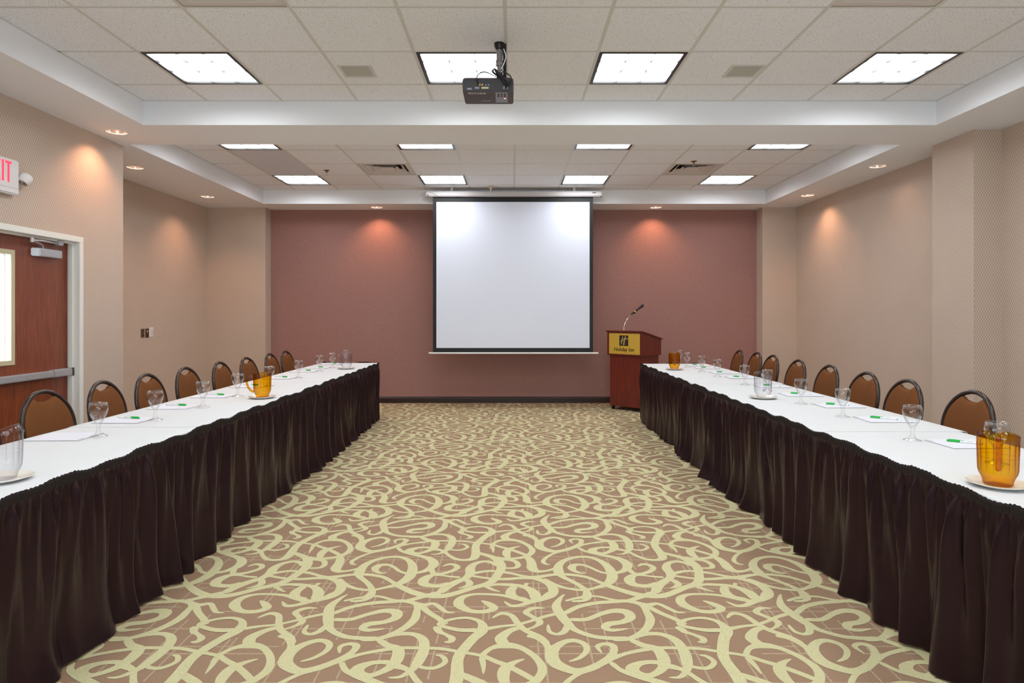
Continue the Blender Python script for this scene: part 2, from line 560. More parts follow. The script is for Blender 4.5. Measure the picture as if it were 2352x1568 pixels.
# carpet ribbons of one pattern repeat: x, y, width in centimetres
STROKES = [
    [(-0.21, 3.753, 3.5), (-0.174, 3.733, 3.5), (-0.112, 3.683, 4), (-0.074, 3.615, 5), (-0.061, 3.532, 5), (-0.077, 3.444, 4.5), (-0.103, 3.36, 4.5), (-0.141, 3.312, 4), (-0.203, 3.272, 4), (-0.28, 3.211, 4), (-0.341, 3.178, 4.5), (-0.418, 3.175, 4.5)],
    [(-0.13, 3.88, 2.5), (-0.088, 3.946, 2.5), (-0.025, 3.969, 4.5), (0.039, 3.946, 3), (0.097, 3.869, 3), (0.118, 3.784, 3.5), (0.093, 3.713, 3.5), (0.052, 3.678, 3), (-0.004, 3.663, 3), (-0.06, 3.663, 3.5), (-0.097, 3.683, 3.5)],
    [(-0.063, 3.649, 3), (-0.026, 3.644, 2.5), (0.014, 3.625, 3), (0.032, 3.569, 3), (0.014, 3.53, 2.5), (-0.04, 3.525, 2)],
    [(0.05, 3.863, 0.7), (0.007, 3.836, 2.5), (-0.027, 3.794, 4.5), (-0.035, 3.733, 4.5), (-0.023, 3.673, 3)],
    [(-0.131, 3.896, 2.5), (-0.071, 3.847, 2.5), (-0.024, 3.815, 2.8), (0.034, 3.763, 2.8), (0.082, 3.713, 2.8)],
    [(-0.126, 3.88, 2.5), (-0.116, 3.815, 2), (-0.113, 3.753, 0.6)],
    [(0.033, 4.123, 3), (-0.013, 4.092, 3.5), (-0.05, 4.027, 5), (-0.029, 3.969, 4.5)],
    [(-0.094, 4.211, 1), (-0.052, 4.257, 2.5), (-0.005, 4.237, 2.8), (0.025, 4.16, 3), (0.057, 4.098, 3), (0.118, 4.039, 3), (0.149, 3.98, 3)],
    [(-0.117, 4.111, 3), (-0.047, 4.135, 2), (0.016, 4.148, 2), (0.076, 4.179, 2), (0.145, 4.224, 2.2), (0.211, 4.257, 2.5)],
    [(0.041, 4.098, 1.5), (0.091, 4.123, 1.5), (0.126, 4.173, 3), (0.093, 4.224, 2.5), (0.064, 4.27, 3), (0.1, 4.31, 2.5), (0.156, 4.31, 0.7)],
    [(-0.08, 3.559, 3.5), (-0.117, 3.606, 3), (-0.162, 3.62, 3), (-0.211, 3.587, 3.5), (-0.232, 3.523, 5), (-0.228, 3.453, 5), (-0.248, 3.393, 4), (-0.292, 3.344, 4.5), (-0.333, 3.288, 5), (-0.365, 3.211, 4.5)],
    [(-0.237, 3.435, 3), (-0.18, 3.47, 2.8), (-0.121, 3.487, 2.5), (-0.064, 3.474, 2.5), (-0.004, 3.453, 2.5), (0.058, 3.418, 2.5), (0.117, 3.401, 3), (0.169, 3.418, 3)],
    [(-0.229, 3.427, 2.5), (-0.152, 3.397, 2.2), (-0.089, 3.381, 2.5), (-0.021, 3.381, 3), (0.048, 3.393, 3), (0.116, 3.389, 3)],
    [(0.077, 3.332, 2), (0.066, 3.296, 2)],
    [(-0.127, 3.296, 2.5), (-0.081, 3.312, 2.5), (-0.027, 3.308, 3), (0.03, 3.3, 3), (0.079, 3.265, 4), (0.11, 3.204, 5.5), (0.114, 3.138, 5)],
    [(0.013, 3.292, 3.5), (-0.007, 3.242, 4.5), (-0.007, 3.197, 5), (0.019, 3.16, 3.5), (0.069, 3.138, 3.5)],
    [(-0.041, 4.385, 0.8), (-0.005, 4.337, 2.5), (0.043, 4.344, 2.8), (0.097, 4.385, 4), (0.151, 4.413, 4), (0.195, 4.485, 4)],
    [(-0.152, 4.392, 1), (-0.115, 4.357, 3.5), (-0.088, 4.31, 4), (-0.13, 4.276, 3.5), (-0.2, 4.283, 3.5), (-0.256, 4.344, 5), (-0.255, 4.413, 4), (-0.208, 4.456, 2.5), (-0.136, 4.463, 2.2), (-0.05, 4.449, 2.5), (0.017, 4.413, 3), (0.084, 4.385, 4)],
    [(-0.507, 4.385, 3), (-0.436, 4.344, 3.5), (-0.38, 4.357, 2.5), (-0.336, 4.303, 2.5), (-0.308, 4.27, 2), (-0.268, 4.263, 0.7)],
    [(-0.435, 4.33, 3.5), (-0.389, 4.263, 3), (-0.332, 4.198, 3), (-0.303, 4.148, 3.5)],
    [(-0.34, 4.135, 4), (-0.323, 4.086, 3), (-0.293, 4.062, 2), (-0.261, 4.027, 3), (-0.268, 3.998, 2.5), (-0.292, 3.998, 0.8)],
    [(-0.278, 3.265, 0.8), (-0.25, 3.28, 2), (-0.222, 3.312, 3.5), (-0.231, 3.352, 3.5), (-0.25, 3.376, 3)],
    [(-0.144, 3.296, 2.5), (-0.099, 3.249, 2), (-0.062, 3.223, 0.7)],
    [(0.166, 3.385, 2), (0.226, 3.304, 2.5), (0.295, 3.257, 2.2), (0.366, 3.245, 2.5), (0.422, 3.269, 2.5), (0.484, 3.312, 4), (0.526, 3.385, 5.5), (0.536, 3.47, 5.5), (0.522, 3.569, 4.5), (0.482, 3.649, 3.2), (0.424, 3.688, 3), (0.355, 3.678, 3), (0.296, 3.634, 3.5), (0.257, 3.559, 4.5), (0.251, 3.47, 5.5), (0.267, 3.41, 3.5), (0.31, 3.352, 3), (0.351, 3.288, 3), (0.376, 3.219, 3.5), (0.373, 3.16, 3.5), (0.346, 3.124, 2.5), (0.289, 3.117, 2)],
    [(0.263, 3.444, 3), (0.332, 3.431, 3), (0.398, 3.401, 2.8), (0.452, 3.344, 2.5), (0.495, 3.296, 3.5), (0.544, 3.249, 4), (0.602, 3.204, 4.5), (0.661, 3.178, 4.5), (0.713, 3.197, 4.5)],
    [(0.401, 3.461, 1), (0.369, 3.457, 2), (0.337, 3.487, 3), (0.327, 3.532, 4.5), (0.348, 3.569, 3.5), (0.392, 3.569, 2.5), (0.431, 3.532, 2.2), (0.47, 3.479, 2.2), (0.515, 3.453, 2.5), (0.562, 3.461, 3), (0.605, 3.487, 3.5), (0.636, 3.541, 5), (0.639, 3.596, 5.5), (0.612, 3.654, 4.5), (0.562, 3.693, 3.5), (0.51, 3.723, 3.5), (0.469, 3.753, 4), (0.426, 3.779, 2.5), (0.394, 3.836, 2.5)],
    [(0.212, 3.578, 1), (0.187, 3.582, 2), (0.174, 3.625, 2.5), (0.204, 3.693, 2.2), (0.256, 3.753, 2.2), (0.321, 3.794, 2.8), (0.38, 3.847, 3), (0.455, 3.896, 2.2), (0.539, 3.929, 2.5), (0.621, 3.946, 2.2), (0.701, 3.946, 2.2), (0.78, 3.941, 2.2), (0.855, 3.918, 2.2), (0.929, 3.896, 2), (0.964, 3.88, 2)],
    [(0.227, 3.842, 1), (0.272, 3.869, 2), (0.308, 3.924, 2.5), (0.304, 3.98, 2.8), (0.258, 4.009, 3), (0.203, 3.98, 3.5), (0.164, 3.913, 5), (0.169, 3.836, 5.5), (0.22, 3.784, 4.5), (0.265, 3.773, 4), (0.321, 3.805, 3), (0.388, 3.858, 4), (0.42, 3.918, 3), (0.423, 3.963, 3.2), (0.393, 3.98, 2.5), (0.358, 3.957, 2.2), (0.369, 3.902, 0.8)],
    [(0.063, 4.05, 2.5), (0.112, 4.027, 3), (0.15, 3.957, 3), (0.155, 3.869, 4), (0.186, 3.794, 4.5)],
    [(0.08, 3.693, 3.5), (0.098, 3.654, 4.5), (0.107, 3.596, 5), (0.109, 3.523, 5.5), (0.132, 3.483, 4), (0.174, 3.483, 2.5), (0.215, 3.505, 2.2), (0.248, 3.532, 3)],
    [(0.26, 4.463, 0.8), (0.234, 4.413, 2.2), (0.21, 4.33, 4.2), (0.227, 4.237, 4.8), (0.25, 4.16, 4.3), (0.28, 4.098, 3.2), (0.35, 4.044, 3), (0.43, 4.027, 3), (0.503, 4.027, 3)],
    [(0.239, 4.25, 3), (0.313, 4.323, 3), (0.404, 4.364, 3.2), (0.49, 4.378, 3.2), (0.557, 4.385, 3.2), (0.618, 4.344, 2.5), (0.632, 4.263, 3.5), (0.629, 4.186, 4), (0.587, 4.098, 3.5), (0.511, 4.027, 3), (0.429, 4.015, 3)],
    [(0.261, 4.198, 3), (0.338, 4.198, 3), (0.411, 4.25, 3), (0.479, 4.283, 4), (0.534, 4.27, 5), (0.544, 4.217, 4.5), (0.5, 4.173, 3.5), (0.435, 4.154, 4), (0.414, 4.117, 3.5), (0.446, 4.096, 2.5), (0.514, 4.111, 1)],
    [(0.161, 4.148, 1.2), (0.163, 4.086, 2), (0.195, 4.062, 2.2), (0.229, 4.086, 3), (0.25, 4.148, 3)],
    [(0.511, 4.027, 3), (0.578, 4.062, 3), (0.648, 4.062, 3), (0.697, 4.015, 4), (0.711, 3.935, 4.5), (0.703, 3.847, 4.5), (0.687, 3.784, 3), (0.648, 3.733, 2), (0.602, 3.728, 0.8)],
    [(0.699, 3.847, 2.5), (0.714, 3.805, 2), (0.77, 3.794, 2.2), (0.81, 3.836, 2.2), (0.795, 3.88, 2), (0.766, 3.891, 1)],
    [(0.506, 4.015, 3), (0.552, 3.969, 3.5), (0.603, 3.935, 4.5), (0.613, 3.858, 5), (0.593, 3.794, 3.8), (0.536, 3.743, 3), (0.484, 3.753, 5), (0.474, 3.794, 5), (0.518, 3.831, 3), (0.577, 3.836, 3), (0.608, 3.815, 4), (0.671, 3.779, 2.5), (0.718, 3.703, 2.5), (0.76, 3.654, 3), (0.812, 3.639, 3), (0.858, 3.663, 4.5), (0.867, 3.733, 5), (0.86, 3.836, 4.5), (0.867, 3.902, 4.5), (0.908, 4.015, 4.5), (0.948, 4.098, 5), (0.935, 4.173, 3), (0.876, 4.211, 2.2), (0.805, 4.198, 2.2), (0.756, 4.16, 3), (0.775, 4.129, 2.5), (0.852, 4.098, 3), (0.931, 4.098, 3.5)],
    [(0.638, 3.514, 3), (0.655, 3.453, 3), (0.7, 3.448, 3), (0.754, 3.487, 3), (0.778, 3.532, 3), (0.76, 3.569, 3), (0.726, 3.578, 2.5), (0.694, 3.546, 1)],
    [(0.804, 3.401, 2.5), (0.754, 3.41, 2), (0.699, 3.427, 2), (0.65, 3.427, 3.5), (0.617, 3.376, 5.5), (0.62, 3.32, 5), (0.659, 3.296, 4), (0.712, 3.296, 4), (0.759, 3.328, 4)],
    [(0.053, 3.393, 3), (0.122, 3.401, 4), (0.192, 3.427, 3), (0.256, 3.444, 3)],
    [(0.105, 3.393, 3.5), (0.155, 3.36, 3.5), (0.196, 3.304, 4.5), (0.208, 3.242, 5), (0.192, 3.182, 4.5), (0.151, 3.142, 3.5), (0.106, 3.124, 3)],
    [(0.376, 4.499, 3.5), (0.357, 4.434, 3), (0.306, 4.413, 2.2), (0.259, 4.385, 2)],
    [(0.357, 4.441, 2), (0.428, 4.434, 2), (0.492, 4.399, 2.2), (0.557, 4.385, 3), (0.649, 4.441, 3.5), (0.719, 4.485, 4)],
]

# ---------------------------------------------------------------- room shell
ZS = 3.05            # underside of the plaster soffit
ZC = 3.259           # underside of the lay-in ceiling
YB = 10.12           # screen wall
YR = -2.6            # wall behind the camera
TOP = 3.46

fl = MB().box(-5.1, 5.1, YR - 0.25, YB + 0.2, -0.06, 0.0).build('floor', 'carpet_ground')
tag(fl, 'brown carpet with pale olive scrolling ribbons', 'floor', kind='structure')

PX, PY = 1.081, 1.266      # repeat of the carpet pattern
def smooth_stroke(pts, per=6):
    out = []
    n = len(pts)
    for i in range(n - 1):
        p0, p1, p2, p3 = pts[max(i - 1, 0)], pts[i], pts[i + 1], pts[min(i + 2, n - 1)]
        for k in range(per):
            t = k / per
            out.append(tuple(0.5 * ((2 * b) + (-a + c) * t + (2 * a - 5 * b + 4 * c - d) * t * t + (-a + 3 * b - 3 * c + d) * t ** 3)
                             for a, b, c, d in zip(p0, p1, p2, p3)))
    out.append(tuple(pts[-1]))
    return out

def carpet_scrolls():
    tile_v, tile_f = [], []
    for k, st in enumerate(STROKES):
        S = smooth_stroke(st)
        n0 = len(tile_v)
        m = len(S)
        z = 0.0004 + 0.000016 * k
        for i, (x, y, w) in enumerate(S):
            a, b = S[max(i - 1, 0)], S[min(i + 1, m - 1)]
            dx, dy = b[0] - a[0], b[1] - a[1]
            L = math.hypot(dx, dy) or 1e-6
            hw = w * 0.01 * 0.5 * 1.06
            e = min(i, m - 1 - i)
            hw *= (0.45, 0.85)[e] if e < 2 else 1.0
            ox, oy = -dy / L * hw, dx / L * hw
            tile_v.append((x + ox, y + oy, z + i * 0.000004))
            tile_v.append((x - ox, y - oy, z + i * 0.000004))
        for i in range(m - 1):
            q = n0 + 2 * i
            tile_f.append((q, q + 1, q + 3))
            tile_f.append((q, q + 3, q + 2))
    V, F = [], []
    for ix in range(-6, 7):
        for iy in range(-5, 7):
            keep = {}
            for f in tile_f:
                cx = sum(tile_v[i][0] for i in f) / 3 + ix * PX
                cy = sum(tile_v[i][1] for i in f) / 3 + iy * PY
                lo = -3.80 if cy < 6.27 else -4.71
                if not (lo < cx < 4.35 and YR + 0.03 < cy < YB - 0.03):
                    continue
                g = []
                for i in f:
                    if i not in keep:
                        keep[i] = len(V)
                        v = tile_v[i]
                        V.append((v[0] + ix * PX, v[1] + iy * PY, v[2]))
                    g.append(keep[i])
                F.append(tuple(g))
    me = bpy.data.meshes.new('carpet_scrollwork')
    me.from_pydata(V, [], F)
    me.materials.append(MATS['carpet_scroll'])
    me.update()
    o = bpy.data.objects.new('carpet_scrollwork', me)
    C.objects.link(o)
    o.parent = fl
    o['kind'] = 'stuff'
    # every face looks up
    bm = bmesh.new()
    bm.from_mesh(me)
    for f in bm.faces:
        f.normal_update()
        if f.normal.z < 0:
            f.normal_flip()
    bm.to_mesh(me)
    bm.free()
carpet_scrolls()

# side walls: plan outlines with their jogs and columns, thick outwards
DY0, DY1, DTOP = 4.60, 5.69, 2.082          # the door frame's outer edges
wl = MB()
wl.prism([(-3.82, DY1), (-3.82, 6.28), (-4.73, 6.28), (-4.73, 9.90), (-3.82, 9.90), (-3.82, YB), (-5.05, YB), (-5.05, 6.05), (-4.04, 6.05), (-4.04, DY1)][::-1], 0, TOP)
wl.box(-4.04, -3.82, DY0, DY1, DTOP, TOP)
wl.box(-4.04, -3.82, YR, DY0, 0, TOP)
o = wl.build('wall_left', 'wallpaper')
tag(o, 'tan net-patterned wallpaper wall with the door in it', 'wall', kind='structure')

wr = MB()
wr.prism([(4.37, YR), (5.05, YR), (5.05, YB), (3.86, YB), (3.86, 9.88), (4.385, 9.88), (4.385, 6.28), (4.12, 6.28), (4.12, 5.717), (4.37, 5.717)], 0, TOP)
o = wr.build('wall_right', 'wallpaper')
tag(o, 'tan net-patterned wallpaper wall with a shallow pilaster', 'wall', kind='structure')

o = MB().box(-5.05, 5.05, YB, YB + 0.15, 0, TOP).build('wall_back', 'plum_wallcovering')
tag(o, 'plum brown accent wall behind the projection screen', 'wall', kind='structure')

WX0, WX1, WZ0, WZ1 = -1.9, 2.5, 0.75, 2.55     # window opening in the wall behind the camera
m = MB()
m.box(-4.04, WX0, YR - 0.2, YR, 0, TOP)
m.box(WX1, 5.05, YR - 0.2, YR, 0, TOP)
m.box(WX0, WX1, YR - 0.2, YR, 0, WZ0)
m.box(WX0, WX1, YR - 0.2, YR, WZ1, TOP)
o = m.build('wall_front', 'wallpaper')
tag(o, 'tan wallpaper wall with a wide window facing the screen', 'wall', kind='structure')

win = tag(thing('window_1', 'wide three-pane window in the wall facing the screen', 'window'), kind='structure')
t = 0.05
m = MB()
m.box(WX0, WX1, YR - 0.12, YR - 0.04, WZ0, WZ0 + t).box(WX0, WX1, YR - 0.12, YR - 0.04, WZ1 - t, WZ1)
m.box(WX0, WX0 + t, YR - 0.12, YR - 0.04, WZ0 + t, WZ1 - t).box(WX1 - t, WX1, YR - 0.12, YR - 0.04, WZ0 + t, WZ1 - t)
m.build('window_frame', 'trim_cream', win)
pw = (WX1 - WX0) / 3
for k in (1, 2):
    x = WX0 + k * pw
    MB().box(x - 0.025, x + 0.025, YR - 0.12, YR - 0.04, WZ0 + t, WZ1 - t).build('mullion', 'trim_cream', win)
for k in range(3):
    x = WX0 + k * pw
    MB().box(x + 0.03, x + pw - 0.03, YR - 0.085, YR - 0.079, WZ0 + t, WZ1 - t).build('pane', 'window_glass', win)

# baseboards, with a small cap moulding
def baseboard(name, pts, label):
    b = MB()
    prof = [(0.0, 0.001), (0.016, 0.001), (0.016, 0.075), (0.011, 0.084), (0.011, 0.092), (0.006, 0.1), (0.0, 0.1)]
    rows = []
    n = len(pts)
    for i, (x, y) in enumerate(pts):
        def nrm(a, c):
            dx, dy = c[0] - a[0], c[1] - a[1]
            L = math.hypot(dx, dy)
            return Vector((-dy / L, dx / L))
        if i == 0:
            v = nrm(pts[0], pts[1])
        elif i == n - 1:
            v = nrm(pts[-2], pts[-1])
        else:
            a, c = nrm(pts[i - 1], pts[i]), nrm(pts[i], pts[i + 1])
            v = (a + c) / (1 + a.dot(c))
        rows.append([(x + v.x * p, y + v.y * p, z) for p, z in prof])
    b.grid(rows)
    o = b.build(name, 'baseboard')
    tag(o, label, 'baseboard', kind='structure')
baseboard('baseboard_back', [(3.86, YB), (-3.82, YB)], 'dark brown baseboard along the plum wall')
baseboard('baseboard_left', [(-3.82, YB), (-3.82, 9.90), (-4.73, 9.90), (-4.73, 6.28), (-3.82, 6.28), (-3.82, DY1)], 'dark brown baseboard along the door-side wall')
baseboard('baseboard_right', [(4.37, YR + 0.02), (4.37, 5.717), (4.12, 5.717), (4.12, 6.28), (4.385, 6.28), (4.385, 9.88), (3.86, 9.88), (3.86, YB)], 'dark brown baseboard along the pilaster wall')
baseboard('baseboard_left', [(-3.82, DY0), (-3.82, YR + 0.02)], 'dark brown baseboard between door and window wall')

# ---------------------------------------------------------------- ceiling
DL = {  # recessed downlights: place, label
    (-3.58, 5.79): 'recessed downlight over the wall corner just past the door',
    (-4.24, 7.19): 'recessed downlight in the door-side soffit, nearer the door',
    (-4.27, 8.965): 'recessed downlight in the door-side soffit, nearer the plum wall',
    (-2.09, 9.86): 'recessed downlight above the plum wall, on the door side of the screen',
    (2.21, 9.86): 'recessed downlight above the plum wall, on the lectern side of the screen',
    (4.07, 7.13): 'recessed downlight in the pilaster-side soffit, nearer the pilaster',
    (4.09, 8.87): 'recessed downlight in the pilaster-side soffit, nearer the plum wall',
}
HR = 0.085      # radius of a downlight's hole
BAYS = [(-3.22, 3.70, -1.9, 5.586), (-3.72, 3.78, 6.231, 9.565)]   # openings of the two lay-in bays
ce = MB()
def flat(x0, x1, y0, y1, z=ZS):
    ce.quad((x0, y0, z), (x0, y1, z), (x1, y1, z), (x1, y0, z))
def flat_with_holes(x0, x1, y0, y1):
    q = 0.14
    hs = sorted([h for h in DL if x0 < h[0] < x1 and y0 < h[1] < y1], key=lambda h: (h[1], h[0]))
    along_x = (x1 - x0) > (y1 - y0)
    if along_x:
        hs.sort()
    pos = x0 if along_x else y0
    for hx, hy in hs:
        if along_x:
            flat(pos, hx - q, y0, y1)
            flat(hx - q, hx + q, y0, hy - q)
            flat(hx - q, hx + q, hy + q, y1)
            pos = hx + q
        else:
            flat(x0, x1, pos, hy - q)
            flat(x0, hx - q, hy - q, hy + q)
            flat(hx + q, x1, hy - q, hy + q)
            pos = hy + q
        seg = 40
        ring, sq = [], []
        for i in range(seg):
            a = 2 * PI * i / seg
            c, s_ = math.cos(a), math.sin(a)
            k = q / max(abs(c), abs(s_))
            ring.append((hx + HR * c, hy + HR * s_, ZS))
            sq.append((hx + k * c, hy + k * s_, ZS))
        ce.grid([ring, sq], True)
    if along_x:
        flat(pos, x1, y0, y1)
    else:
        flat(x0, x1, pos, y1)
flat_with_holes(-5.05, -3.22, YR, 5.586)
flat_with_holes(3.70, 5.05, YR, 5.586)
flat(-3.22, 3.70, YR, -1.9)
flat_with_holes(-5.05, 5.05, 5.586, 6.231)
flat_with_holes(-5.05, -3.72, 6.231, 9.565)
flat_with_holes(3.78, 5.05, 6.231, 9.565)
flat_with_holes(-5.05, 5.05, 9.565, YB + 0.1)
for x0, x1, y0, y1 in BAYS:
    ce.quad((x0, y0, ZS), (x0, y1, ZS), (x0, y1, TOP), (x0, y0, TOP))
    ce.quad((x1, y0, ZS), (x1, y1, ZS), (x1, y1, TOP), (x1, y0, TOP))
    ce.quad((x0, y0, ZS), (x1, y0, ZS), (x1, y0, TOP), (x0, y0, TOP))
    ce.quad((x0, y1, ZS), (x1, y1, ZS), (x1, y1, TOP), (x0, y1, TOP))
ce.box(-5.05, 5.05, YR - 0.2, YB + 0.15, TOP, TOP + 0.1)
ceiling = ce.build('ceiling', 'paint_white', recalc=False)
tag(ceiling, 'white plaster soffit around two bays of lay-in tiles', 'ceiling', kind='structure')

TP = 0.653       # ceiling module
GAP = 0.0055
tile_cache = {}
def ceiling_tile(x0, x1, y0, y1):
    w, d = round(x1 - x0, 4), round(y1 - y0, 4)
    key = (w, d)
    if key not in tile_cache:
        b = MB()
        a, c, e = w / 2 - GAP, d / 2 - GAP, 0.006
        b.grid([[(-a, -c, 0.006), (a, -c, 0.006), (a, c, 0.006), (-a, c, 0.006)],
                [(-a + e, -c + e, 0), (a - e, -c + e, 0), (a - e, c - e, 0), (-a + e, c - e, 0)]], True)
        b.f.append((4, 7, 6, 5))
        o = b.build('ceiling_tile', 'ceiling_tile', ceiling)
        tile_cache[key] = o
    else:
        o = tile_cache[key].copy()
        C.objects.link(o)
    o.location = ((x0 + x1) / 2, (y0 + y1) / 2, ZC)

def bay(bounds, ox, oy, skip, no_bar=()):
    x0, x1, y0, y1 = bounds
    xs = [x0] + [ox + TP * n for n in range(-12, 13) if x0 + 0.05 < ox + TP * n < x1 - 0.05] + [x1]
    ys = [y0] + [oy + TP * n for n in range(-12, 13) if y0 + 0.05 < oy + TP * n < y1 - 0.05] + [y1]
    for i in range(len(xs) - 1):
        for j in range(len(ys) - 1):
            cx, cy = (xs[i] + xs[i + 1]) / 2, (ys[j] + ys[j + 1]) / 2
            if any(abs(cx - sx) < 0.2 and abs(cy - sy) < 0.2 for sx, sy in skip):
                continue
            ceiling_tile(xs[i], xs[i + 1], ys[j], ys[j + 1])
    h = 0.0115
    for x in xs[1:-1]:
        MB().box(x - h, x + h, y0, y1, ZC - 0.002, ZC + 0.03).build('grid_runner', 'grid_metal', ceiling)
    for y in ys[1:-1]:
        for i in range(len(xs) - 1):
            a = xs[i] + (h if i else 0)
            b = xs[i + 1] - (h if i < len(xs) - 2 else 0)
            if any(a < bx < b and abs(y - by) < 0.05 for bx, by in no_bar):
                continue
            MB().box(a, b, y - h * 0.6, y + h * 0.6, ZC - 0.001, ZC + 0.03).build('grid_cross_bar', 'grid_metal', ceiling)
    # wall angle round the edge of the bay
    e = 0.018
    for q in ((x0, x1, y0, y0 + e), (x0, x1, y1 - e, y1), (x0, x0 + e, y0 + e, y1 - e), (x1 - e, x1, y0 + e, y1 - e)):
        MB().box(*q, ZC - 0.001, ZC + 0.002).build('edge_angle', 'grid_metal', ceiling)

NX, NY = -0.045, 4.535        # lines of the near bay's module
FX, FY = 0.025, 7.25          # and of the far bay's
def ncol(n):
    return NX + TP * (n + 0.5)
def fcol(n):
    return FX + TP * (n + 0.5)
near_row, near_row2, near_row3 = NY + TP / 2, NY - TP * 2.5, NY - TP * 5.5
lights_near = [(ncol(n), near_row) for n in (-4, -1, 1, 4)]
lights_mid = [(ncol(n), near_row2) for n in (-4, -1, 1, 4)]
lights_rear = [(ncol(n), near_row3) for n in (-4, -1, 1, 4)]
far_a, far_b = FY - TP / 2, FY + TP * 2.5
lights_fa = [(fcol(n), far_a) for n in (-5, -2, 1, 4)]
lights_fb = [(fcol(n), far_b) for n in (-5, -2, 1, 4)]
vents_near = [(ncol(-3), NY - TP * 1.5), (ncol(3), NY - TP * 1.5)]
vents_far = [(fcol(-3), FY + TP * 1.5), (fcol(3), FY + TP * 1.5)]
ret_panel = [(fcol(-5), FY + TP * 0.5), (fcol(-5), FY + TP * 1.5)]
bay(BAYS[0], NX, NY, lights_near + lights_mid + lights_rear + vents_near)
bay(BAYS[1], FX, FY, lights_fa + lights_fb + vents_far + ret_panel, [(fcol(-5), FY + TP)])
b = TP / 2 - 0.007
o = MB().box(-b, b, -b - TP / 2, b + TP / 2, 0.003, 0.012).build('return_air_panel', 'return_panel', ceiling, loc=(fcol(-5), FY + TP, ZC))
tag(o, 'plain grey metal panel')

# fluorescent lights, three by three cells in a black frame
def make_troffer():
    t = thing('ceiling_light', 'ceiling light', 'ceiling light')
    a = TP / 2 - 0.012
    f = 0.026
    m = MB()
    m.box(-a, a, -a, -a + f, -0.002, 0.012).box(-a, a, a - f, a, -0.002, 0.012)
    m.box(-a, -a + f, -a + f, a - f, -0.002, 0.012).box(a - f, a, -a + f, a - f, -0.002, 0.012)
    m.build('frame', 'black_metal', t)
    i = a - f
    h = MB()
    h.grid([[(-i, -i, 0.012), (i, -i, 0.012), (i, i, 0.012), (-i, i, 0.012)], [(-i, -i, 0.06), (i, -i, 0.06), (i, i, 0.06), (-i, i, 0.06)]], True)
    h.f.append((4, 7, 6, 5))
    h.build('housing', 'louver_white', t)
    MB().quad((-i, -i, 0.05), (-i, i, 0.05), (i, i, 0.05), (i, -i, 0.05)).build('lens', 'troffer_lens', t, recalc=False)
    for k in (-1, 1):
        p = k * i / 3
        MB().box(p - 0.002, p + 0.002, -i, i, 0.012, 0.03).build('louver_blade', 'louver_blade', t)
        MB().box(-i, i, p - 0.002, p + 0.002, 0.012, 0.03).build('louver_blade', 'louver_blade', t)
    return t
troffer0 = make_troffer()
used = [False]
def troffer(x, y, label, group):
    t = copy_tree(troffer0) if used[0] else troffer0
    used[0] = True
    t.location = (x, y, ZC)
    tag(t, label, group=group)
for i, p in enumerate(lights_near):
    troffer(*p, 'square fluorescent light in the projector bay beside the beam, %s from the door wall' % ORD[i], 'lights in the row by the beam')
for i, p in enumerate(lights_fa):
    troffer(*p, 'square fluorescent light just behind the ceiling beam, %s from the door wall' % ORD[i], 'lights just behind the beam')
for i, p in enumerate(lights_fb):
    troffer(*p, 'square fluorescent light in the row by the screen, %s from the door wall' % ORD[i], 'lights in the row by the screen')
for i, p in enumerate(lights_mid):
    troffer(*p, 'square fluorescent light in the middle row of the projector bay, %s from the door wall' % ORD[i], 'lights in the middle of the near bay')
for i, p in enumerate(lights_rear):
    troffer(*p, 'square fluorescent light in the row by the window, %s from the door wall' % ORD[i], 'lights in the row by the window')

# four-way air diffusers
def sq_ring(b, s0, z0, s1, z1):
    b.grid([[(-s0, -s0, z0), (s0, -s0, z0), (s0, s0, z0), (-s0, s0, z0)], [(-s1, -s1, z1), (s1, -s1, z1), (s1, s1, z1), (-s1, s1, z1)]], True)
def make_vent():
    t = thing('air_vent', 'air vent', 'vent')
    a = TP / 2 - 0.012
    b = MB()
    sq_ring(b, a, 0.001, a - 0.045, 0.001)
    sq_ring(b, a - 0.045, 0.001, a - 0.075, 0.028)
    b.build('frame', 'vent_white', t)
    MB().box(-a, a, -a, a, 0.10, 0.105).box(-a, -a + 0.004, -a, a, 0.001, 0.10).box(a - 0.004, a, -a, a, 0.001, 0.10).box(-a, a, -a, -a + 0.004, 0.001, 0.10).box(-a, a, a - 0.004, a, 0.001, 0.10).build('duct', 'vent_dark', t)
    for s0, s1 in ((0.225, 0.165), (0.15, 0.105)):
        b = MB()
        sq_ring(b, s0 - 0.055, 0.05, s0, 0.006)
        sq_ring(b, s0, 0.006, s0 + 0.012, 0.003)
        b.build('louver_ring', 'vent_white', t)
    MB().box(-0.085, 0.085, -0.085, 0.085, 0.008, 0.014).build('centre_plate', 'vent_white', t)
    return t
vent0 = make_vent()
VL = ['square four-way air vent in the near bay, on the door side', 'square four-way air vent in the near bay, on the pilaster side',
      'square four-way air vent in the screen bay, on the door side', 'square four-way air vent in the screen bay, on the pilaster side']
for i, p in enumerate(vents_near + vents_far):
    t = vent0 if i == 0 else copy_tree(vent0)
    t.location = (*p, ZC)
    tag(t, VL[i], group='air vents')

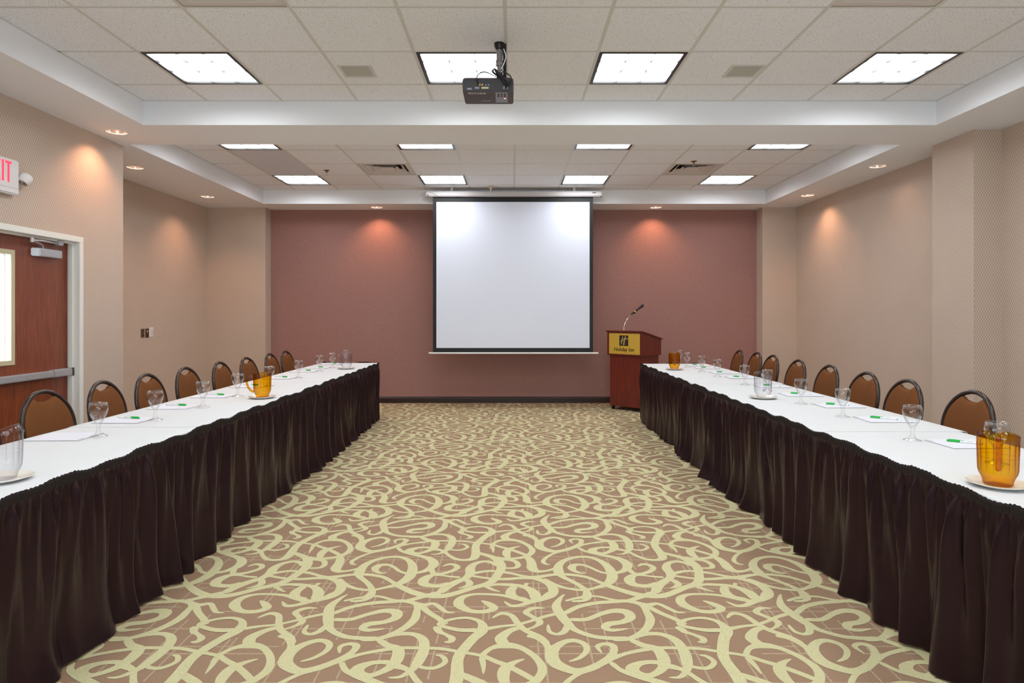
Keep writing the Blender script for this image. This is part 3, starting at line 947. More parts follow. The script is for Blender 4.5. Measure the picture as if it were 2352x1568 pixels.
# small square ceiling loudspeakers
def make_speaker():
    t = thing('ceiling_speaker', 'speaker', 'speaker')
    m = MB()
    a, f = 0.125, 0.02
    m.box(-a, a, -a, -a + f, -0.008, 0.0).box(-a, a, a - f, a, -0.008, 0.0)
    m.box(-a, -a + f, -a + f, a - f, -0.008, 0.0).box(a - f, a, -a + f, a - f, -0.008, 0.0)
    m.build('frame', 'grid_metal', t)
    MB().box(-a + f, a - f, -a + f, a - f, -0.003, 0.0).build('grille', 'speaker_grille', t)
    return t
sp0 = make_speaker()
sp0.location = (-1.185, 4.89, ZC)
tag(sp0, 'small square ceiling speaker with grey grille on the door side', group='ceiling speakers')
sp1 = copy_tree(sp0)
sp1.location = (1.765, 4.89, ZC)
tag(sp1, 'small square ceiling speaker with grey grille on the pilaster side', group='ceiling speakers')

# sprinkler heads
def make_sprinkler():
    t = thing('sprinkler_head', 'sprinkler', 'sprinkler')
    MB().lathe([(0.038, 0.0), (0.036, -0.004), (0.014, -0.012), (0.010, -0.012), (0.0095, -0.03)], 20).build('escutcheon', 'brass', t, smooth=40)
    b = MB()
    for s in (-1, 1):
        b.tube([(0.010 * s, 0, -0.028), (0.013 * s, 0, -0.045), (0.004 * s, 0, -0.06)], 0.0022, 6)
    b.build('yoke', 'chrome', t, smooth=60)
    MB().lathe([(0.002, -0.058), (0.014, -0.060), (0.014, -0.062), (0.002, -0.064)], 16, True, True).build('deflector', 'chrome', t)
    return t
s0 = make_sprinkler()
s0.location = (-2.40, 8.27, ZC)
tag(s0, 'brass sprinkler head near the grey ceiling panel', group='sprinkler heads')
s1 = copy_tree(s0)
s1.location = (2.205, 7.78, ZC)
tag(s1, 'brass sprinkler head beside the air vent on the pilaster side', group='sprinkler heads')

# recessed downlights
def make_downlight():
    t = thing('downlight', 'downlight', 'downlight')
    MB().lathe([(HR - 0.004, 0.002), (HR - 0.002, -0.004), (HR + 0.014, -0.003), (HR + 0.017, 0.0)], 40).build('trim_ring', 'paint_white', t, smooth=50)
    MB().lathe([(HR - 0.003, 0.0), (HR - 0.006, 0.03), (HR - 0.018, 0.07), (0.045, 0.10), (0.02, 0.115)], 40).build('reflector', 'reflector', t, smooth=60)
    MB().lathe([(0.002, 0.062), (0.018, 0.066), (0.028, 0.08), (0.026, 0.1), (0.014, 0.112)], 24).build('bulb', 'lamp_warm', t, smooth=60)
    return t
d0 = make_downlight()
downs = [d0] + [copy_tree(d0) for _ in range(len(DL) - 1)]
for t, (p, label) in zip(downs, DL.items()):
    t.location = (*p, ZS)
    tag(t, label, group='recessed downlights')
    ld = bpy.data.lights.new('downlight_beam', 'SPOT')
    ld.energy = DOWN * (0.12 if p == (4.07, 7.13) else 1.0)      # that lamp is dimmed: it throws no scallop
    ld.color = (1.0, 0.50, 0.27)
    ld.spot_size = R(118)
    ld.spot_blend = 0.9
    ld.shadow_soft_size = 0.025
    lo = bpy.data.objects.new('downlight_beam', ld)
    C.objects.link(lo)
    lo.parent = t
    lo.location = (0, 0, 0.045)

# ---------------------------------------------------------------- door
door = tag(thing('door_1', 'reddish wood door with narrow window and push bar in cream frame', 'door'), kind='structure')
fx0, fx1 = -4.03, -3.812
fw = 0.05
def jamb(y0, y1):
    return MB().box(fx0, fx1, y0, y1, 0, DTOP - fw)
jamb(DY1 - fw, DY1).build('door_jamb', 'trim_cream', door, bevel=0.003)
jamb(DY0, DY0 + fw).build('door_jamb', 'trim_cream', door, bevel=0.003)
MB().box(fx0, fx1, DY0, DY1, DTOP - fw, DTOP).build('frame_head', 'trim_cream', door, bevel=0.003)
# the stop the leaf closes against
st = 0.016
m = MB().box(-3.90, -3.87, DY1 - fw - st, DY1 - fw, 0, DTOP - fw)
m.build('door_stop', 'trim_cream', door)
MB().box(-3.90, -3.87, DY0 + fw + st, DY1 - fw - st, DTOP - fw - st, DTOP - fw).build('door_stop', 'trim_cream', door)
LX0, LX1 = -3.965, -3.92                    # thickness of the leaf
ly0, ly1, lz0, lz1 = DY0 + fw + 0.004, DY1 - fw - 0.004, 0.008, DTOP - fw - 0.004
gy0, gy1, gz0, gz1 = 4.875, 5.005, 1.03, 1.875     # glass of the narrow window
leaf = MB()
leaf.box(LX0, LX1, ly0, gy0, lz0, lz1).box(LX0, LX1, gy1, ly1, lz0, lz1)
leaf.box(LX0, LX1, gy0, gy1, lz0, gz0).box(LX0, LX1, gy0, gy1, gz1, lz1)
leaf = leaf.build('door_leaf', 'cherry_door', door)
g = 0.028
m = MB()
for x0, x1 in ((LX1, LX1 + 0.008), (LX0 - 0.008, LX0)):
    m.box(x0, x1, gy0 - g, gy0 + 0.008, gz0 - g, gz1 + g).box(x0, x1, gy1 - 0.008, gy1 + g, gz0 - g, gz1 + g)
    m.box(x0, x1, gy0 + 0.008, gy1 - 0.008, gz0 - g, gz0 + 0.008).box(x0, x1, gy0 + 0.008, gy1 - 0.008, gz1 - 0.008, gz1 + g)
m.build('window_frame', 'lite_frame', leaf)
m = MB()
m.box(LX0, LX1, gy0, gy0 + 0.005, gz0, gz1).box(LX0, LX1, gy1 - 0.005, gy1, gz0, gz1)
m.box(LX0, LX1, gy0 + 0.005, gy1 - 0.005, gz0, gz0 + 0.005).box(LX0, LX1, gy0 + 0.005, gy1 - 0.005, gz1 - 0.005, gz1)
m.build('window_lining', 'sign_white', leaf)
MB().box(-3.945, -3.94, gy0, gy1, gz0, gz1).build('pane', 'window_glass', leaf)
# push bar
bar = MB().box(LX1 + 0.03, LX1 + 0.062, ly0 + 0.06, ly1 - 0.24, 0.868, 0.925).build('push_bar', 'aluminium', door, bevel=0.008)
MB().box(LX1 + 0.0, LX1 + 0.058, ly1 - 0.24, ly1 - 0.01, 0.864, 0.929).build('bar_housing', 'aluminium', door, bevel=0.008)
MB().box(LX1 + 0.0, LX1 + 0.064, ly1 - 0.012, ly1, 0.861, 0.932).build('end_cap', 'plate_steel', door, bevel=0.003)
MB().box(LX1, LX1 + 0.03, ly0 + 0.05, ly1 - 0.24, 0.874, 0.919).build('bar_rail', 'aluminium', door, bevel=0.003)
# closer with its folding arm
MB().prism([(LX1 + 0.002, 5.20), (LX1 + 0.055, 5.235), (LX1 + 0.055, 5.50), (LX1 + 0.002, 5.52)][::-1], 1.875, 1.942).build('door_closer', 'aluminium', door, bevel=0.006)
MB().tube([(LX1 + 0.03, 5.30, 1.945), (LX1 + 0.03, 5.30, 1.965), (LX1 + 0.05, 5.26, 1.972), (LX1 + 0.115, 5.07, 1.986)], 0.008, 8, up=(1, 0, 0)).build('closer_arm', 'aluminium', door, smooth=60)
MB().tube([(LX1 + 0.115, 5.07, 1.986), (LX1 + 0.10, 5.20, 1.995), (LX1 + 0.045, 5.46, 2.0)], 0.0075, 8, up=(1, 0, 0)).build('closer_arm', 'aluminium', door, smooth=60)
MB().lathe([(0.002, 1.968), (0.015, 1.97), (0.015, 2.005), (0.002, 2.007)], 16, True, True, at=(LX1 + 0.115, 5.07, 0)).build('arm_knuckle', 'aluminium', door)
MB().box(LX1 + 0.025, LX1 + 0.065, 5.44, 5.50, 1.985, 2.03).build('arm_shoe', 'aluminium', door, bevel=0.004)
# pavement outside, seen through the glass
o = MB().box(-9.0, -5.2, 2.0, 8.0, -0.05, -0.01).build('pavement', 'asphalt')
tag(o, 'grey paved ground outside beyond the door', 'pavement', kind='structure')

# ---------------------------------------------------------------- exit sign with an emergency lamp
ex = thing('exit_sign', 'white exit sign with red letters on the wall above the door', 'sign', (-3.82, 4.64, 2.303))
MB().box(0.0, 0.055, -0.165, 0.25, 0.0, 0.263).build('sign_body', 'sign_white', ex, bevel=0.01)
MB().box(0.0545, 0.0555, -0.16, 0.245, 0.046, 0.048).build('seam', 'grey_print', ex)
lw_, lh, st_ = 0.058, 0.155, 0.017
def bar(m, y0, y1, z0, z1):
    m.box(0.0545, 0.0575, y0, y1, z0, z1)
def letter(ch, yc):
    m = MB()
    z0 = 0.085
    l, r_ = yc - lw_ / 2, yc + lw_ / 2
    if ch == 'E':
        bar(m, l, l + st_, z0, z0 + lh)
        for z in (z0, z0 + (lh - st_) / 2, z0 + lh - st_):
            bar(m, l + st_, r_, z, z + st_)
    elif ch == 'X':
        for p, q in ((l, r_ - st_), (r_ - st_, l)):
            n = len(m.v)
            m.v += [(x, y, z) for x in (0.0545, 0.0575) for y, z in ((p, z0), (p + st_, z0), (q + st_, z0 + lh), (q, z0 + lh))]
            m.f += [(n, n + 1, n + 2, n + 3), (n + 4, n + 7, n + 6, n + 5), (n, n + 4, n + 5, n + 1), (n + 1, n + 5, n + 6, n + 2), (n + 2, n + 6, n + 7, n + 3), (n + 3, n + 7, n + 4, n)]
    elif ch == 'I':
        bar(m, yc - st_ / 2, yc + st_ / 2, z0, z0 + lh)
    else:
        bar(m, l, r_, z0 + lh - st_, z0 + lh)
        bar(m, yc - st_ / 2, yc + st_ / 2, z0, z0 + lh - st_)
    m.build('letter_' + ch.lower(), 'exit_red', ex)
for ch, y in (('E', -0.036), ('X', 0.036), ('I', 0.088), ('T', 0.140)):
    letter(ch, y)
lampb = MB().lathe([(0.002, -0.05), (0.03, -0.046), (0.045, -0.03), (0.05, 0.0), (0.046, 0.02), (0.04, 0.03)], 24, True)
lamp = lampb.build('lamp_head', 'sign_white', ex, smooth=60)
lamp.location = (0.05, 0.305, 0.135)
lamp.rotation_euler = (R(150), R(20), 0)
MB().lathe([(0.039, 0.026), (0.03, 0.012), (0.012, 0.002)], 24).build('reflector', 'chrome', lamp, smooth=60)
MB().lathe([(0.04, 0.03), (0.03, 0.036), (0.002, 0.04)], 24, False, True).build('lens', 'window_glass', lamp, smooth=60)
MB().tube([(0.03, 0.24, 0.13), (0.045, 0.28, 0.132)], 0.012, 10).build('lamp_neck', 'sign_white', ex)

# ---------------------------------------------------------------- wall plates
def wall_plate(name, label, y0, y1, z0, z1, mat, bits):
    t = thing(name, label, 'switch plate', (-4.73, (y0 + y1) / 2, (z0 + z1) / 2), group='wall plates by the far corner')
    w, h = (y1 - y0) / 2, (z1 - z0) / 2
    MB().box(0, 0.006, -w, w, -h, h).build('face_plate', mat, t, bevel=0.002)
    for nm, y, z, sw, sh, mt, d in bits:
        MB().box(0.005, 0.006 + d, y - sw, y + sw, z - sh, z + sh).build(nm, mt, t)
wall_plate('outlet_plate', 'dull steel wall plate with two sockets, farthest from the white plate', 8.145, 8.22, 1.10, 1.215, 'plate_steel',
           [('socket', 0, 0.025, 0.014, 0.014, 'plate_brown', 0.003), ('socket', 0, -0.025, 0.014, 0.014, 'plate_brown', 0.003), ('screw', 0, 0.0, 0.004, 0.004, 'chrome', 0.001)])
wall_plate('jack_plate', 'dark brown wall plate between the steel and white plates', 8.245, 8.318, 1.10, 1.215, 'plate_brown',
           [('socket', 0, 0.022, 0.012, 0.012, 'beige_plastic', 0.002), ('socket', 0, -0.03, 0.012, 0.010, 'black_metal', 0.002), ('screw', 0.008, 0.046, 0.004, 0.004, 'chrome', 0.001)])
wall_plate('dimmer_plate', 'white dimmer wall plate with a column of small buttons', 8.327, 8.42, 1.105, 1.23, 'sign_white',
           [('button', 0.012, 0.025, 0.009, 0.005, 'grey_print', 0.002), ('button', 0.012, 0.0, 0.009, 0.005, 'grey_print', 0.002), ('button', 0.012, -0.025, 0.009, 0.005, 'grey_print', 0.002)])

# ---------------------------------------------------------------- tables, cloths and skirts
ZT = 0.75
def hsh(i, s=0):
    x = math.sin(i * 127.1 + s * 311.7) * 43758.5453
    return x - math.floor(x)
def noise1(x, s=0):
    i = math.floor(x)
    f = x - i
    f = f * f * (3 - 2 * f)
    return hsh(i, s) * (1 - f) + hsh(i + 1, s) * f

def folding_table(x0, x1, y0, y1, label):
    t = thing('folding_table', label, 'table', ((x0 + x1) / 2, (y0 + y1) / 2, 0), group='banquet tables')
    w, d = (x1 - x0) / 2 - 0.012, (y1 - y0) / 2 - 0.006
    MB().box(-w, w, -d, d, ZT - 0.032, ZT - 0.006).build('tabletop', 'table_wood', t, bevel=0.004)
    for sx in (-1, 1):
        for sy in (-1, 1):
            MB().tube([(sx * (w - 0.16), sy * (d - 0.36), 0.0), (sx * (w - 0.16), sy * (d - 0.36), ZT - 0.03)], 0.014, 10).build('leg', 'black_metal', t, smooth=60)
    for sy in (-1, 1):
        MB().tube([(-w + 0.16, sy * (d - 0.36), 0.18), (w - 0.16, sy * (d - 0.36), 0.18)], 0.010, 8).build('crossbar', 'black_metal', t, smooth=60)

def tablecloth(xf, xb, y0, y1, seed, label, drop=0.21):
    """xf: aisle edge, xb: chair edge; falls over the chair edge, tucked under the skirt on the aisle side"""
    sg = 1 if xb > xf else -1
    n = int((y1 - y0) / 0.03)
    path = [(xf, -0.045), (xf, -0.008), (xf + sg * 0.003, -0.002), (xf + sg * 0.010, 0.0)]
    for k in range(1, 12):
        path.append((xf + (xb - xf) * k / 12, 0.0))
    path += [(xb - sg * 0.012, 0.0), (xb - sg * 0.004, -0.003), (xb, -0.012)]
    for k in range(1, 6):
        path.append((xb + sg * 0.004, -0.012 - (drop - 0.012) * k / 5))
    rows = []
    for j in range(n + 1):
        y = y0 + (y1 - y0) * j / n
        r = []
        for (x, z) in path:
            px, pz = x, z
            if z == 0.0:
                pz += 0.0012 * (noise1(x * 7 + seed, 1) - 0.5) + 0.001 * (noise1(y * 5 + x * 2, seed) - 0.5)
            if z < -0.012 and abs(x - xb) < 0.02:
                k = (-z) / drop
                px += sg * k * (0.012 * math.sin(y * 17 + seed) + 0.008 * math.sin(y * 31 + 2 * seed) + 0.012)
            px += sg * 0.004 * (noise1(y * 1.7, seed + 5) - 0.5)
            r.append((px, y, ZT + pz))
        rows.append(r)
    o = MB().grid(rows).build('tablecloth', 'cloth_white', smooth=50)
    md = o.modifiers.new('thickness', 'SOLIDIFY')
    md.thickness = 0.0015
    md.offset = -1
    tag(o, label, 'tablecloth', 'white tablecloths')

def skirt(xf, xb, y0, yend, seed, label):
    sg = 1 if xf > xb else -1              # outward on the aisle side
    cr = 0.03
    # plan path: along the aisle, round the far corner, along the table end
    P = []
    ds = 0.0045
    L1 = yend - cr - y0
    n1 = int(L1 / ds)
    for i in range(n1):
        P.append((xf, y0 + L1 * i / n1, sg, 0.0))
    na = int(cr * PI / 2 / ds)
    for i in range(na):
        a = PI / 2 * i / na
        P.append((xf - sg * cr + sg * cr * math.cos(a), yend - cr + cr * math.sin(a), sg * math.cos(a), math.sin(a)))
    L2 = abs(xb - xf) - cr
    n2 = int(L2 / ds)
    for i in range(n2 + 1):
        P.append((xf - sg * cr - sg * L2 * i / n2, yend, 0.0, 1.0))
    BAND = 0.037
    VB = [0, 0.007, 0.017, 0.028, BAND]
    H = ZT + 0.004
    VD = [BAND - 0.012, BAND + 0.002, BAND + 0.018, BAND + 0.045, BAND + 0.08, 0.19, 0.26, 0.34, 0.42, 0.50, 0.57, 0.63, 0.675, 0.705, 0.728, H - 0.006]
    band_rows = [[] for _ in VB]
    drape_rows = [[] for _ in VD]
    def wave(s, fq, k, sd):
        ph = 2 * PI * fq * s + 1.6 * math.sin(2 * PI * fq * 0.093 * s + sd) + 1.2 * math.sin(2 * PI * fq * 0.21 * s + 1.7 * sd)
        c = 2.2 * abs(math.cos(ph / 2)) ** 0.8 - 1.3          # round ridges, sharp valleys
        return (0.35 + 1.1 * noise1(s * fq * 0.55, sd)) * (c + 0.25 * math.sin(2 * ph + 2.5 * noise1(s * fq * 0.3, sd + 3)))
    for i, (x, y, nx, ny) in enumerate(P):
        s = i * ds
        sag = 0.008 * math.sin(2 * PI * s / 0.62 + seed) * (0.4 + noise1(s * 1.3, seed + 9)) + 0.006 * math.sin(2 * PI * s / 0.27 + 2 * seed)
        sag = min(sag, 0.006)
        fray = 0.0014 * math.sin(2 * PI * s / 0.023 + 3 * noise1(s * 25, 4)) + 0.0025 * (noise1(s * 120, seed) - 0.5)
        for j, v in enumerate(VB):
            k = v / BAND
            off = 0.011 + 0.0022 * math.sin(2 * PI * s / 0.0145 + 2.5 * noise1(s * 14, 7)) * (0.5 + 0.5 * math.sin(PI * min(k * 1.1, 1))) + 0.006 * noise1(s * 3, seed + 2)
            if j == 0:
                off -= 0.004
            z = H + 0.003 + sag * (1 - 0.5 * k) - v + (fray if j == 0 else 0)
            band_rows[j].append((x + nx * off, y + ny * off, z))
        # gathers close together under the band, joining into fewer, deeper folds towards the hem
        g1 = wave(s, 25, 0, seed + 4)
        kick = max(0.0, noise1(s * 3.4, seed + 8) - 0.42) * 1.9
        for j, v in enumerate(VD):
            k = max(0.0, min(1.0, (v - BAND) / (H - BAND)))
            sw = s + 0.05 * k * math.sin(2 * PI * 0.83 * s + seed) + 0.03 * k * math.sin(2 * PI * 2.1 * s + 2.1 * seed)
            on = min(1.0, max(0.0, k) * 30)
            fine = 0.012 * g1 * math.exp(-k * 6.5) * on
            mid = 0.020 * wave(sw, 9.5, k, seed + 1) * math.exp(-((k - 0.22) / 0.34) ** 2) * min(1.0, k * 12)
            big = 0.044 * (k ** 0.75) * wave(sw, 4.3, k, seed) * min(1.0, k * 6)
            hemk = max(0.0, (k - 0.78) / 0.22)
            off = 0.010 + fine + mid + big - 0.006 * k + 0.045 * kick * hemk ** 1.5
            off = max(off, -0.06 * k + 0.003)
            lift = 0.018 * hemk * noise1(s * 3.7, seed + 11)
            z = H + sag * (1 - k) * 0.5 - v + lift
            drape_rows[j].append((x + nx * off, y + ny * off, max(z, 0.004)))
    t = thing('table_skirt', label, 'table skirt', (0, 0, 0), group='brown table skirts')
    MB().grid(band_rows).build('shirred_band', 'skirt_band', t, smooth=180)
    MB().grid(drape_rows).build('drape', 'skirt_satin', t, smooth=180)
    return t

LF, LB, LEND = -1.79, -2.555, 8.56       # door-side row: aisle edge, chair edge, far end
RF, RB, REND = 1.69, 2.50, 8.42          # pilaster-side row
where = ['nearest the screen', 'in the middle', 'farthest from the screen']
for i in range(3):
    a, b = LEND - 2.44 * (i + 1), LEND - 2.44 * i
    dx = (0.0, 0.0, 0.012)[i]
    folding_table(LB, LF, a + 0.004, b - 0.004, 'folding banquet table %s of the door-side row, under white cloth' % where[i])
    tablecloth(LF, LB - 0.006 + dx, a + 0.001, b - 0.001, 3 + i * 7, 'white tablecloth on the door-side table %s' % where[i])
    a, b = REND - 2.44 * (i + 1), REND - 2.44 * i
    rb = RB + (0.05, 0.02, -0.02)[i]
    folding_table(RF, rb - 0.006, a + 0.004, b - 0.004, 'folding banquet table %s of the lectern-side row, under white cloth' % where[i])
    tablecloth(RF, rb, a + 0.001, b - 0.001, 40 + i * 5, 'white tablecloth on the lectern-side table %s' % where[i])
skirt(LF, LB, LEND - 7.32, LEND, 1.3, 'dark brown gathered satin skirt on the door-side table row')
skirt(RF, RB, REND - 7.32, REND, 4.9, 'dark brown gathered satin skirt on the lectern-side table row')

# ---------------------------------------------------------------- chairs
def back_outline(inset=0.0):
    """half outline from seat level up to the crown: (half width, height above seat)"""
    pts = []
    H, top_c = 0.437, 0.215
    for k in range(9):
        z = top_c * k / 8
        q = 1 - z / top_c
        pts.append((0.213 - 0.062 * q * q - inset, z))
    for k in range(1, 17):
        a = PI / 2 * k / 16
        pts.append(((0.213 - inset) * math.cos(a), top_c + (H - top_c - inset) * math.sin(a)))
    return pts

def make_chair():
    """local: faces +y, origin on the floor under the seat's centre"""
    t = thing('banquet_chair', 'chair', 'chair')
    zs, yb, tilt = 0.468, -0.215, math.tan(R(9.5))
    def on_back(x, h, out=0.0):
        bow = 0.014 * (x / 0.21) ** 2          # the back curves round the sitter
        return (x, yb - h * tilt + bow + out, zs + h)
    half = back_outline()
    full = [(-w, h) for w, h in half][:-1] + [(w, h) for w, h in reversed(half)]
    pts = [on_back(x, h) for x, h in full]
    pts = [(pts[0][0], pts[0][1] + 0.01, zs - 0.06)] + pts + [(pts[-1][0], pts[-1][1] + 0.01, zs - 0.06)]
    MB().tube(pts, 0.0145, 10, flat=1.0, up=(0, 1, 0)).build('back_frame', 'chair_metal', t, smooth=70)
    # upholstered pad with a dip at the top that leaves the hand hole open
    inner = back_outline(0.012)
    right = []
    for w, h in inner:
        if h > 0.36 and w < 0.088:
            break
        right.append((w, h))
    w0, h0 = right[-1]
    dip = []
    for k in range(1, 13):
        u = k / 12
        x = w0 * (1 - u)
        s_ = 1 - (1 - u) ** 2
        dip.append((x, h0 + 0.006 * math.sin(PI * min(u * 3.0, 1.0)) - 0.027 * s_))
    edge = right + dip
    ring = edge + [(-x, h) for x, h in reversed(edge[:-1])]
    cx, ch = 0.0, 0.19
    rows = []
    for sc, out in ((1.0, -0.012), (1.0, 0.004), (0.97, 0.013), (0.9, 0.019), (0.7, 0.024), (0.4, 0.027), (0.12, 0.028)):
        rows.append([on_back(cx + (x - cx) * sc, ch + (h - ch) * sc, out) for x, h in ring])
    back = []
    for sc, out in ((0.12, -0.016), (0.6, -0.016), (0.95, -0.015)):
        back.append([on_back(cx + (x - cx) * sc, ch + (h - ch) * sc, out) for x, h in ring])
    b = MB()
    b.grid(back + rows, True)
    k = len(ring)
    b.f.append(tuple(range(k)))
    n = len(b.v) - k
    b.f.append(tuple(n + i for i in range(k)))
    b.build('backrest', 'suede', t, smooth=50)
    # seat cushion
    prof = []
    for i in range(48):
        a = 2 * PI * i / 48
        c, s_ = math.cos(a), math.sin(a)
        q = 0.30
        r = (abs(c) ** (2 / q * 0.5) + abs(s_) ** (2 / q * 0.5)) ** (-q)
        hw = 0.205 + 0.018 * s_
        prof.append((hw * r * c, 0.215 * r * s_))
    rows = []
    for sc, z in ((0.9, zs - 0.055), (0.98, zs - 0.05), (1.0, zs - 0.03), (0.99, zs - 0.01), (0.94, zs), (0.8, zs + 0.008), (0.4, zs + 0.014), (0.05, zs + 0.015)):
        rows.append([(x * sc, y * sc, z) for x, y in prof])
    b = MB().grid(rows, True)
    b.f.append(tuple(reversed(range(48))))
    b.build('seat', 'suede', t, smooth=60)
    for sx in (-1, 1):
        MB().tube([(sx * 0.185, 0.175, zs - 0.05), (sx * 0.195, 0.195, 0.25), (sx * 0.2, 0.205, 0.0)], 0.0115, 8).build('leg', 'chair_metal', t, smooth=60)
        MB().tube([(sx * 0.152, yb + 0.01, zs - 0.055), (sx * 0.17, yb - 0.01, 0.25), (sx * 0.185, yb - 0.06, 0.0)], 0.0115, 8).build('leg', 'chair_metal', t, smooth=60)
        MB().tube([(sx * 0.192, 0.185, 0.31), (sx * 0.165, yb - 0.003, 0.31)], 0.008, 8).build('stretcher', 'chair_metal', t, smooth=60)
    fr = [(x * 0.93, y * 0.93, zs - 0.06) for x, y in prof[::2]]
    MB().tube(fr, 0.009, 8, closed=True).build('seat_frame', 'chair_metal', t, smooth=60)
    return t
chair0 = make_chair()
top_back = 0.215 + 0.437 * math.tan(R(9.5))      # how far behind the seat centre the crown stands
left_tops = [(-3.0, 8.52), (-2.99, 7.95), (-2.98, 7.22), (-2.97, 6.55), (-2.98, 5.88), (-2.97, 5.25), (-2.97, 4.69), (-2.97, 4.08), (-2.985, 3.50)]
right_tops = [(3.07, 8.73), (3.11, 8.20), (3.08, 7.62), (3.04, 6.85), (3.02, 6.14), (2.96, 5.38), (2.92, 4.77), (2.905, 4.07), (2.90, 3.30)]
k = 0
for tops, sgn, row in ((left_tops, 1, 'door-side'), (right_tops, -1, 'lectern-side')):
    for i, (x, y) in enumerate(tops):
        t = chair0 if k == 0 else copy_tree(chair0)
        k += 1
        ang = (-PI / 2 if sgn > 0 else PI / 2) + R((hsh(i, sgn + 3) - 0.5) * 5)
        t.location = (x + sgn * (top_back - 0.025), y - 0.02, 0)
        t.rotation_euler = (0, 0, ang)
        tag(t, 'brown suede chair with hand hole at the %s tables, %s from the screen wall' % (row, ORD[i]), group='chairs at the %s tables' % row)

# ---------------------------------------------------------------- goblets
def make_goblet():
    t = thing('water_goblet', 'goblet', 'glass')
    outer = [(0.008, 0.063), (0.012, 0.0665), (0.0165, 0.074), (0.0245, 0.088), (0.0325, 0.103), (0.0395, 0.119), (0.0440, 0.134), (0.0455, 0.146), (0.0448, 0.160), (0.0420, 0.178)]
    inner = [(0.0410, 0.1785), (0.0437, 0.160), (0.0443, 0.146), (0.0428, 0.134), (0.0382, 0.119), (0.0310, 0.1035), (0.0230, 0.089), (0.0150, 0.077), (0.009, 0.072), (0.001, 0.071)]
    MB().lathe(outer + inner, 40).build('bowl', 'goblet_glass', t, smooth=180)
    MB().lathe([(0.0419, 0.1772), (0.0424, 0.1786), (0.0416, 0.1800), (0.0408, 0.1786), (0.0411, 0.1772)], 40).build('rim', 'goblet_glass', t, smooth=180)
    MB().lathe([(0.012, 0.066), (0.0088, 0.061), (0.0105, 0.055), (0.0085, 0.048), (0.0085, 0.034), (0.0115, 0.022)], 24).build('stem', 'goblet_glass', t, smooth=180)
    MB().lathe([(0.0115, 0.022), (0.017, 0.014), (0.028, 0.008), (0.040, 0.0045), (0.0425, 0.003), (0.0425, 0.001), (0.040, 0.0)], 40).build('foot', 'goblet_glass', t, smooth=180)
    return t
gob0 = make_goblet()
left_g = [(-2.20, 8.45), (-2.175, 7.73), (-2.19, 7.26), (-2.17, 6.49), (-2.185, 5.75), (-2.16, 5.03), (-2.15, 4.444), (-2.18, 3.906), (-2.19, 3.385)]
right_g = [(2.19, 8.61 - 0.25), (2.13, 7.80), (2.124, 7.18), (2.13, 6.65), (2.13, 5.87), (2.15, 5.40), (2.082, 4.617), (2.08, 4.03), (2.05, 3.28), (2.096, 2.77)]
k = 0
for gs, row in ((left_g, 'door-side'), (right_g, 'lectern-side')):
    for i, (x, y) in enumerate(gs):
        t = gob0 if k == 0 else copy_tree(gob0)
        k += 1
        t.location = (x, y, ZT + 0.0012)
        tag(t, 'empty stemmed water goblet on the %s tables, %s from the screen end' % (row, ORD[i]), group='goblets on the %s tables' % row)

# ---------------------------------------------------------------- notepads and pens
def make_pad():
    """local: long side along x, head of the page at +x"""
    t = thing('notepad', 'pad', 'notepad')
    MB().box(-0.14, 0.14, -0.108, 0.108, 0.0, 0.0028).build('pages', 'paper_edge', t)
    MB().box(-0.1402, 0.1402, -0.1082, 0.1082, 0.0028, 0.0036).build('top_sheet', 'paper', t)
    MB().box(-0.132, -0.126, 0.05, 0.098, 0.0036, 0.0038).build('letterhead', 'grey_print', t)
    return t
def make_pen():
    """local: along x, cap at +x"""
    t = thing('pen', 'pen', 'pen')
    MB().tube([(-0.072, 0, 0), (0.02, 0, 0)], 0.0042, 10).build('barrel', 'pen_white', t, smooth=60)
    MB().tube([(-0.075, 0, 0), (-0.071, 0, 0)], 0.0043, 10).build('end_plug', 'pen_green', t, smooth=60)
    MB().tube([(0.018, 0, 0), (0.022, 0, 0), (0.070, 0, 0), (0.074, 0, 0)], [0.0048, 0.0056, 0.0056, 0.004], 10).build('cap', 'pen_green', t, smooth=60)
    MB().box(0.002, 0.066, -0.0016, 0.0016, 0.0056, 0.0076).build('clip', 'pen_green', t)
    MB().box(-0.035, -0.012, -0.002, 0.002, 0.0036, 0.0046).build('logo_print', 'pen_green', t)
    return t
pad0, pen0 = make_pad(), make_pen()
k = kp = 0
left_pads = [(-2.36, y + d) for (_, y), d in zip(left_g, (-0.12, 0.0, 0.0, 0.02, 0.0, 0.03, 0.02, 0.0, -0.01))]
right_pads = [(2.36, 8.12), (2.345, 7.69), (2.34, 7.08), (2.34, 6.55), (2.335, 5.75), (2.32, 5.15), (2.305, 4.53), (2.285, 3.93), (2.26, 3.19), (2.255, 2.52)]
